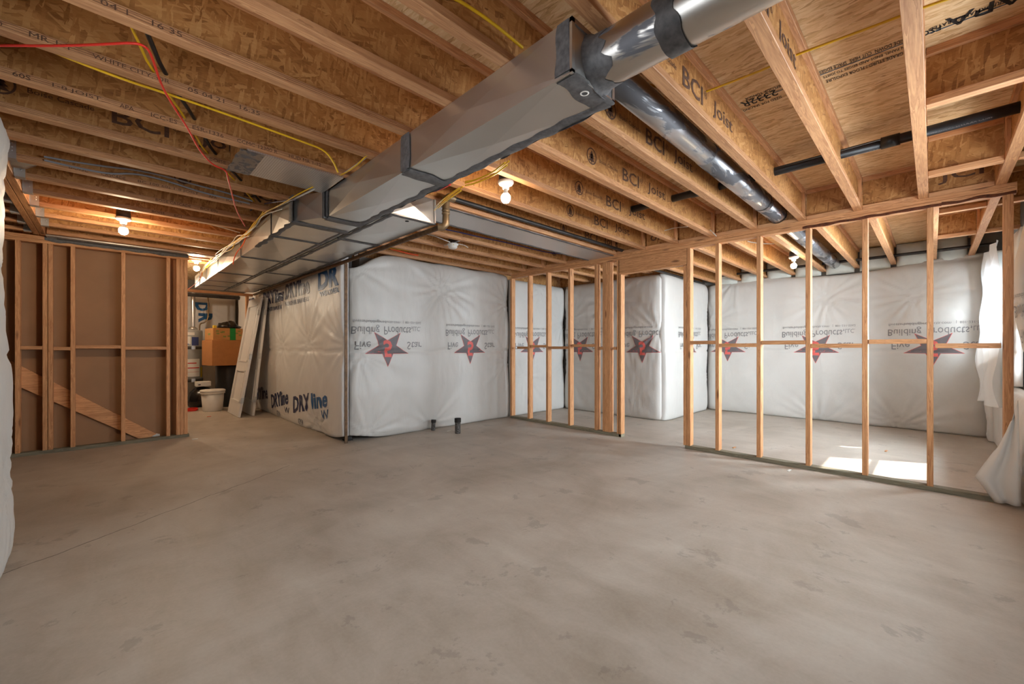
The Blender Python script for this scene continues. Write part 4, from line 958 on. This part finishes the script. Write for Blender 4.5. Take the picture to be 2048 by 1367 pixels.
# right-hand side cables
cable('yellow_cable', [PZ(895, -10, 2.60), PZ(930, 8, 2.60), PZ(985, 45, 2.59), PZ(1045, 95, 2.58)], 0.007, YEL, 'yellow cable in the joist bay just left of the supply duct end')
def ch(u, v, k, off=-0.008): return PY(u, v, yk(k) + off)
cable('yellow_cable', [ch(1235, 172, 3), ch(1252, 165, 3, -0.09), PY(1265, 158, 1.15)] + [PZ(u, v, 2.70) for u, v in ((1380, 195), (1460, 165), (1540, 134), (1577, 115), (1700, 70), (1815, 27), (1860, 10), (1950, -20))], 0.006, YEL, 'long yellow cable threaded through the joists high at the right', 1)
cable('yellow_cable', [ch(1208, 238, 4, -0.01), PY(1222, 248, 1.70), PY(1250, 251, 1.6), PY(1275, 243, 1.5), PY(1289, 233, 1.37)], 0.006, YEL, 'yellow cable loop between two joists under the round branch duct')
for q, (d1, d2) in enumerate(((0, 0), (8, -3), (4, 5))):
    cable('yellow_cable', [PY(1010 + d1, 325 + d2, yk(4) + 0.0), PY(985 + d1, 345 + d2, 1.95), PY(945 + d1, 362 + d2, 2.15), PY(930, 366 + d2, yk(5) - 0.01)], 0.005, YEL, 'yellow cable of the bundle left of the middle bulb, %s strand' % ORD[q], 1, 'yellow cable bundle by the middle bulb')
    cable('yellow_cable', [PY(918 + d1, 376 + d2, yk(5) + 0.006), PY(890 + d1, 395 + d2, 2.45), PY(872 + d2, 412 + d1, 2.94)], 0.005, YEL, 'yellow cable dropping from the joist to the gas pipe elbow, %s strand' % ORD[q], 1, 'yellow cables above the gas pipe elbow')
cable('red_cable', [PY(900, 368, yk(5) - 0.03), PY(885, 376, yk(5) + 0.1), PY(868, 382, yk(5) + 0.2)], 0.008, RED, 'short piece of red cable showing under the supply duct beside yellow cables', 1)
cable('blue_cable', [PY(u, v, yk(9) - 0.045) for u, v in ((872, 455), (910, 462), (960, 474), (1010, 484), (1050, 494), (1100, 506), (1133, 508))], 0.006, BLUC, 'blue cable running just below the long foil panel')
cable('white_cable', [PY(u, v, 4.12) for u, v in ((838, 466), (865, 470), (880, 476), (900, 484))], 0.005, WHT, 'white cable feeding the black box of the empty lampholder')
cable('white_cable', [PY(u, v, 4.16) for u, v in ((915, 487), (930, 490), (936, 495))], 0.005, WHT, 'short white cable tail right of the empty lampholder')
cable('orange_conduit', [PY(u, v, 5.20) for u, v in ((780, 497), (800, 502), (818, 507), (836, 510))], 0.012, ORANGE, 'short orange conduit above the top of the middle blanket', 1)
cable('yellow_cable', [PY(u, v, 5.10) for u, v in ((765, 494), (790, 497), (825, 502))], 0.008, YEL, 'yellow cables lying above the top of the middle blanket', 1)
cable('white_cable', [PX(1407, 450, 4.9), PX(1415, 455, 4.9), PX(1425, 464, 4.92), PX(1433, 472, 4.95)], 0.005, WHT, 'short white cable tail on the joist left of the first right-hand stud')
cable('white_cable', [PY(1329, 461, yk(5) - 0.008), PY(1350, 455, yk(5) - 0.04), PY(1375, 453, yk(4) + 0.008)], 0.004, WHT, 'thin white cable between joists above the doorway header')
cable('white_cable', [PX(1488, 480, 6.0), PX(1505, 485, 6.1), PX(1530, 487, 6.2), PX(1548, 487, 6.3)], 0.006, WHT, 'white cable between far room joists, left of the far bulb')

# ------------------------------------------------------------------ doors leaning on the lettered blanket
def leaning_door(y0, y1, xb, xt, label, htop=2.13):
    """slab standing on the floor along Y, bottom at X = xb, top leaning to X = xt"""
    root = thing('leaning_door', (xb, (y0 + y1) / 2, 0), label, 'door', 'doors leaning on the lettered blanket')
    up = Vector((xt - xb, 0, htop)).normalized(); L = Vector((xt - xb, 0, htop)).length; nx = Vector((-up.z, 0, up.x)); T = 0.036; W_ = y1 - y0
    o = Vector((xb, y0, 0.0)) + Vector((0, 0, T * abs(up.x) + 0.002))
    f = lambda a, b, c: o + Vector((0, a, 0)) + up * b + nx * c                 # a across, b up the door, c out of the face
    def slab(m, a0, a1, b0, b1, c0, c1): m.add([f(a, b, c) for c in (c0, c1) for a, b in ((a0, b0), (a1, b0), (a1, b1), (a0, b1))], [(3, 2, 1, 0), (4, 5, 6, 7), (0, 1, 5, 4), (1, 2, 6, 5), (2, 3, 7, 6), (3, 0, 4, 7)])
    m = MB(); st = 0.115
    rails = [(0, 0.25), (0.25 + 0.56, 0.25 + 0.56 + 0.17), (L - 0.13, L)]
    slab(m, 0, st, 0, L, -T, 0); slab(m, W_ - st, W_, 0, L, -T, 0)
    for a, bq in rails: slab(m, st, W_ - st, a, bq, -T, 0)
    m.build('door_frame', WHITEP, root)
    for a, bq in ((rails[0][1], rails[1][0]), (rails[1][1], rails[2][0])):
        m = MB(); slab(m, st, W_ - st, a, bq, -T * 0.9, -0.020)
        for q in ((st - 0.012, W_ - st + 0.012, a - 0.012, a + 0.016), (st - 0.012, W_ - st + 0.012, bq - 0.016, bq + 0.012), (st - 0.012, st + 0.016, a, bq), (W_ - st - 0.016, W_ - st + 0.012, a, bq)): slab(m, *q, -0.022, 0.009)
        m.build('door_panel', WHITEP, root)
    for b0 in (0.24, 1.02, 1.82):
        m = MB(); slab(m, -0.004, 0.028, b0, b0 + 0.10, 0.0, 0.003); slab(m, -0.006, 0.0, b0, b0 + 0.10, -T, 0.003); m.tube([f(-0.006, b0, 0.006), f(-0.006, b0 + 0.1, 0.006)], 0.006, 8); slab(m, -0.03, -0.006, b0 + 0.01, b0 + 0.09, 0.003, 0.006)
        m.build('hinge', BRIGHTM, root)
leaning_door(8.47, 9.36, 1.62, 1.97, 'white two-panel door leaning in front, nearer to the water heater')
leaning_door(8.50, 9.36, 1.84, 2.06, 'white two-panel door leaning behind the other, against the lettered blanket')

# ------------------------------------------------------------------ utility corner
root = thing('opening_frame', (1.6, 9.5, 0), 'wooden header and post framing the opening to the utility corner', 'door frame')
MB().box((0.8, 9.45, 2.24), (2.06, 9.54, 2.285), 0.002).build('header', WOOD[0], root); MB().box((1.945, 9.45, 0), (1.99, 9.54, 2.24), 0.002).build('post', WOOD[2], root)
wx, wy, wr = 1.22, 11.35, 0.285
root = thing('water_heater', (wx, wy, 0), 'grey cylindrical water heater with white and red labels behind the boxes', 'water heater')
MB().lathe([(0, 0.10), (wr, 0.10), (wr, 1.56), (wr * 0.97, 1.60), (0, 1.63)], (wx, wy, 0), 40).build('tank', TANK, root)
MB().lathe([(0, 0.0), (wr * 0.9, 0.0), (wr * 0.9, 0.10), (0, 0.1)], (wx, wy, 0), 32).build('base', STEEL, root)
for z in (0.52, 1.22):
    MB().lathe([(wr + 0.002, z - 0.03), (wr + 0.004, z - 0.03), (wr + 0.004, z + 0.03), (wr + 0.002, z + 0.03)], (wx, wy, 0), 40).build('strap', DARKB, root)
    MB().box((wx + 0.05, wy - wr - 0.035, z - 0.04), (wx + 0.12, wy - wr + 0.02, z + 0.04), 0.004).build('buckle', BRIGHTM, root)
def lab(a0, a1, z0, z1, mat, lift, name='label'):
    m = MB(); n = 8; vs = []
    for i in range(n + 1):
        a = math.radians(a0 + (a1 - a0) * i / n)
        for z in (z0, z1): vs.append((wx + (wr + lift) * math.cos(a), wy + (wr + lift) * math.sin(a), z))
    m.add(vs, [(2 * i, 2 * i + 2, 2 * i + 3, 2 * i + 1) for i in range(n)], True); return m.build(name, mat, root)
lab(-95, -45, 0.60, 0.98, LABELW, 0.002); lab(-120, -98, 0.66, 0.94, LABELW, 0.002)
lab(-92, -60, 0.88, 0.90, LABELR, 0.004, 'red_stripe'); lab(-92, -48, 0.78, 0.80, LABELR, 0.004, 'red_stripe'); lab(-92, -48, 0.70, 0.705, LABELR, 0.004, 'red_stripe'); lab(-118, -102, 0.85, 0.90, LABELR, 0.004, 'red_stripe'); lab(-40, -26, 0.58, 0.80, LABELY, 0.003, 'yellow_tag')
lab(-112, -82, 1.30, 1.46, LABELW, 0.003); lab(-112, -88, 1.29, 1.305, BLUE, 0.004, 'blue_stripe'); lab(-78, -50, 1.27, 1.45, LABELB, 0.003, 'blue_panel'); lab(-100, -68, 1.49, 1.55, PLASTW, 0.006, 'brand_plate')
vx = PY(386, 650, wy).x
MB().lathe([(0.038, 1.62), (0.038, 2.42)], (vx, wy, 0), 20).build('vent_pipe', GALV, root); MB().lathe([(0.0, 1.62), (0.09, 1.62), (0.07, 1.66), (0.038, 1.68)], (vx, wy, 0), 20).build('draft_hood', GALV, root)
MB().tube([PY(399, 660, wy), PY(399, 650, wy), PY(402, 646, wy), PY(410, 645, wy), PY(416, 636, wy), PY(417, 620, wy), PY(416, 595, wy)], 0.013, 10, True, 2).build('water_pipe', FITTING, root)
c = Vector((1.83, 10.40, 0)); root = thing('barrel', c, 'black plastic barrel holding up the cardboard boxes', 'barrel')
MB().lathe([(0, 0), (0.235, 0.0), (0.24, 0.02), (0.24, 0.83), (0.225, 0.86), (0, 0.86)], c, 36).build('body', BLACKP, root)
def carton(cx, cy, z0, w, d, h, rot, mat, label, tape=None, group=None):
    R = Matrix.Rotation(rot, 3, 'Z'); root = thing('cardboard_box', (cx, cy, z0), label, 'box', 'cardboard boxes on the barrel')
    F = lambda p: Vector((cx, cy, 0)) + R @ Vector((p[0], p[1], 0)) + Vector((0, 0, p[2]))
    m = MB().box((-w / 2, -d / 2, z0), (w / 2, d / 2, z0 + h), 0.006); m.v = [F(p) for p in m.v]; m.build('carton', mat, root)
    m = MB().box((-w / 2, -0.002, z0 + h - 0.001), (w / 2, 0.002, z0 + h + 0.001)); m.v = [F(p) for p in m.v]; m.build('flap_seam', INK, root)
    if tape:
        m = MB()
        for a0 in (0.08,):
            m.box((a0 - 0.05, -d / 2 - 0.002, z0), (a0 + 0.05, -d / 2, z0 + h)).box((a0 - 0.05, -d / 2, z0 + h), (a0 + 0.05, d / 2, z0 + h + 0.002))
        m.v = [F(p) for p in m.v]; m.build('green_tape', GREENT, root)
        m = MB()
        for q in range(10):
            a = -w / 2 + 0.03 + rnd.random() * (w - 0.1); z = z0 + 0.02 + rnd.random() * (h - 0.08); m.box((a, -d / 2 - 0.001, z), (a + 0.05, -d / 2, z + 0.03))
        m.box((-w / 2 - 0.001, -0.1, z0 + 0.1), (-w / 2, 0.05, z0 + 0.14)); m.v = [F(p) for p in m.v]; m.build('printed_block', plain('green print', (132, 140, 70), 0.7), root)
carton(1.70, 10.28, 0.862, 0.56, 0.56, 0.51, 0.16, CARD, 'big plain cardboard box balanced on the black barrel')
carton(1.72, 10.30, 1.375, 0.52, 0.56, 0.24, 0.10, CARDP, 'flatter cardboard box with green tape on top of the big box', True)
pb = Vector((1.80, 10.25, 1.62)); m = MB(); m.lathe([(0, -0.005), (0.20, 0.0), (0.22, 0.03), (0.17, 0.08), (0.10, 0.12), (0.03, 0.14), (0, 0.14)], pb, 30)
for q in m.v:
    n_ = noise.noise(q * 14) * 0.03 + noise.noise(q * 30) * 0.014; dq = (q - pb); q += Vector((dq.x, dq.y, 0)) * n_ * 4
    if q.z > pb.z + 0.01: q.z += n_ * 1.5
tag(m.build('plastic_bag', BAG, None, pb), 'crumpled black plastic bag on the green-taped box', 'bag')
tag(MB().box((1.50, 10.05, 1.616), (1.56, 10.12, 1.67), 0.006).build('tape_roll_box', LABELY, None, (1.53, 10.08, 1.616)), 'small yellow box on the green-taped carton left of the bag', 'box')
bp = PZ(415, 823, 0) + Vector((0.1, 0.12, 0)); bp.z = 0
root = thing('bucket', bp, 'white plastic bucket with lid on the floor before the water heater', 'bucket')
MB().lathe([(0, 0), (0.155, 0.0), (0.160, 0.01), (0.185, 0.36), (0, 0.36)], bp, 36).build('pail', PLASTW, root)
MB().lathe([(0.19, 0.33), (0.20, 0.335), (0.20, 0.365), (0.187, 0.37)], bp, 36).build('rim', PLASTW, root); MB().lathe([(0.0, 0.405), (0.19, 0.41), (0.205, 0.40), (0.205, 0.375), (0.19, 0.37)], bp, 36).build('lid', PLASTW, root)
p = PY(403, 770, 10.6); root = thing('power_box', (p.x, 10.6, 0.42), 'small white electronic box behind the bucket', 'appliance')
MB().box((p.x - 0.1, 10.55, 0.42), (p.x + 0.16, 10.75, 0.52), 0.008).build('case', PLASTW, root); MB().box((p.x - 0.06, 10.547, 0.45), (p.x - 0.02, 10.55, 0.47)).build('socket', BLACKP, root)
m = MB().lathe([(0, 0), (0.22, 0.0), (0.25, 0.12), (0.2, 0.28), (0.12, 0.38), (0.0, 0.42)], (1.40, 10.72, 0), 24)
for q in m.v: q += Vector((noise.noise(q * 9), noise.noise(q * 9 + Vector((3, 3, 3))), 0)) * 0.04
tag(m.build('plastic_bag', BAG, None, (1.4, 10.72, 0)), 'dark plastic bag on the floor between water heater and barrel', 'bag')
m = MB(); pts = []
for i in range(60):
    a = i * 0.5; pts.append(PZ(384, 821, 0.0) + Vector((0.09 * math.cos(a) * (1 + 0.2 * math.sin(i)), 0.16 * math.sin(a), 0.008 + 0.0006 * i)))
tag(m.tube(pts, 0.007, 6).build('extension_cord', RED, None, pts[0]), 'coiled orange-red cord on the floor beside the bucket', 'cord')
tag(MB().tube([(0.9, 10.9, 2.33), (2.2, 10.9, 2.33)], 0.035, 14).build('flue_pipe', IRON, None, (1.5, 10.9, 2.33)), 'dark horizontal pipe under the ceiling of the utility corner', 'pipe')

# small scraps on the concrete
scr = [((390, 878), LABELW, 'white plastic scrap on the floor by the left wall end'), ((418, 833), ORANGE, 'orange chip on the floor before the bucket'), ((245, 888), LABELW, 'white crumb at the foot of the left wall plate'),
       ((1745, 917), WOOD[0], None), ((1772, 902), WOOD[0], 'thin wood splinter on the far room floor, right'), ((1468, 895), WOOD[0], 'wood chip on the far room floor, left'), ((898, 862), LABELW, 'curled white shaving between the two pipe stubs'), ((1578, 941), LABELW, 'white scrap at the foot of the partition plate')]
for (u, v), mt, lb in scr:
    if not lb: continue
    p = PZ(u, v, 0); p.z = 0; L = 0.03
    m = MB().obox(p + Vector((-L, 0.004, 0.004)), p + Vector((L, -0.006, 0.007)), 0.018, 0.006)
    tag(m.build('floor_scrap', mt, None, p), lb, 'scrap', 'scraps on the floor')
for o in bpy.data.objects:
    if '_base' in o.keys(): del o['_base']
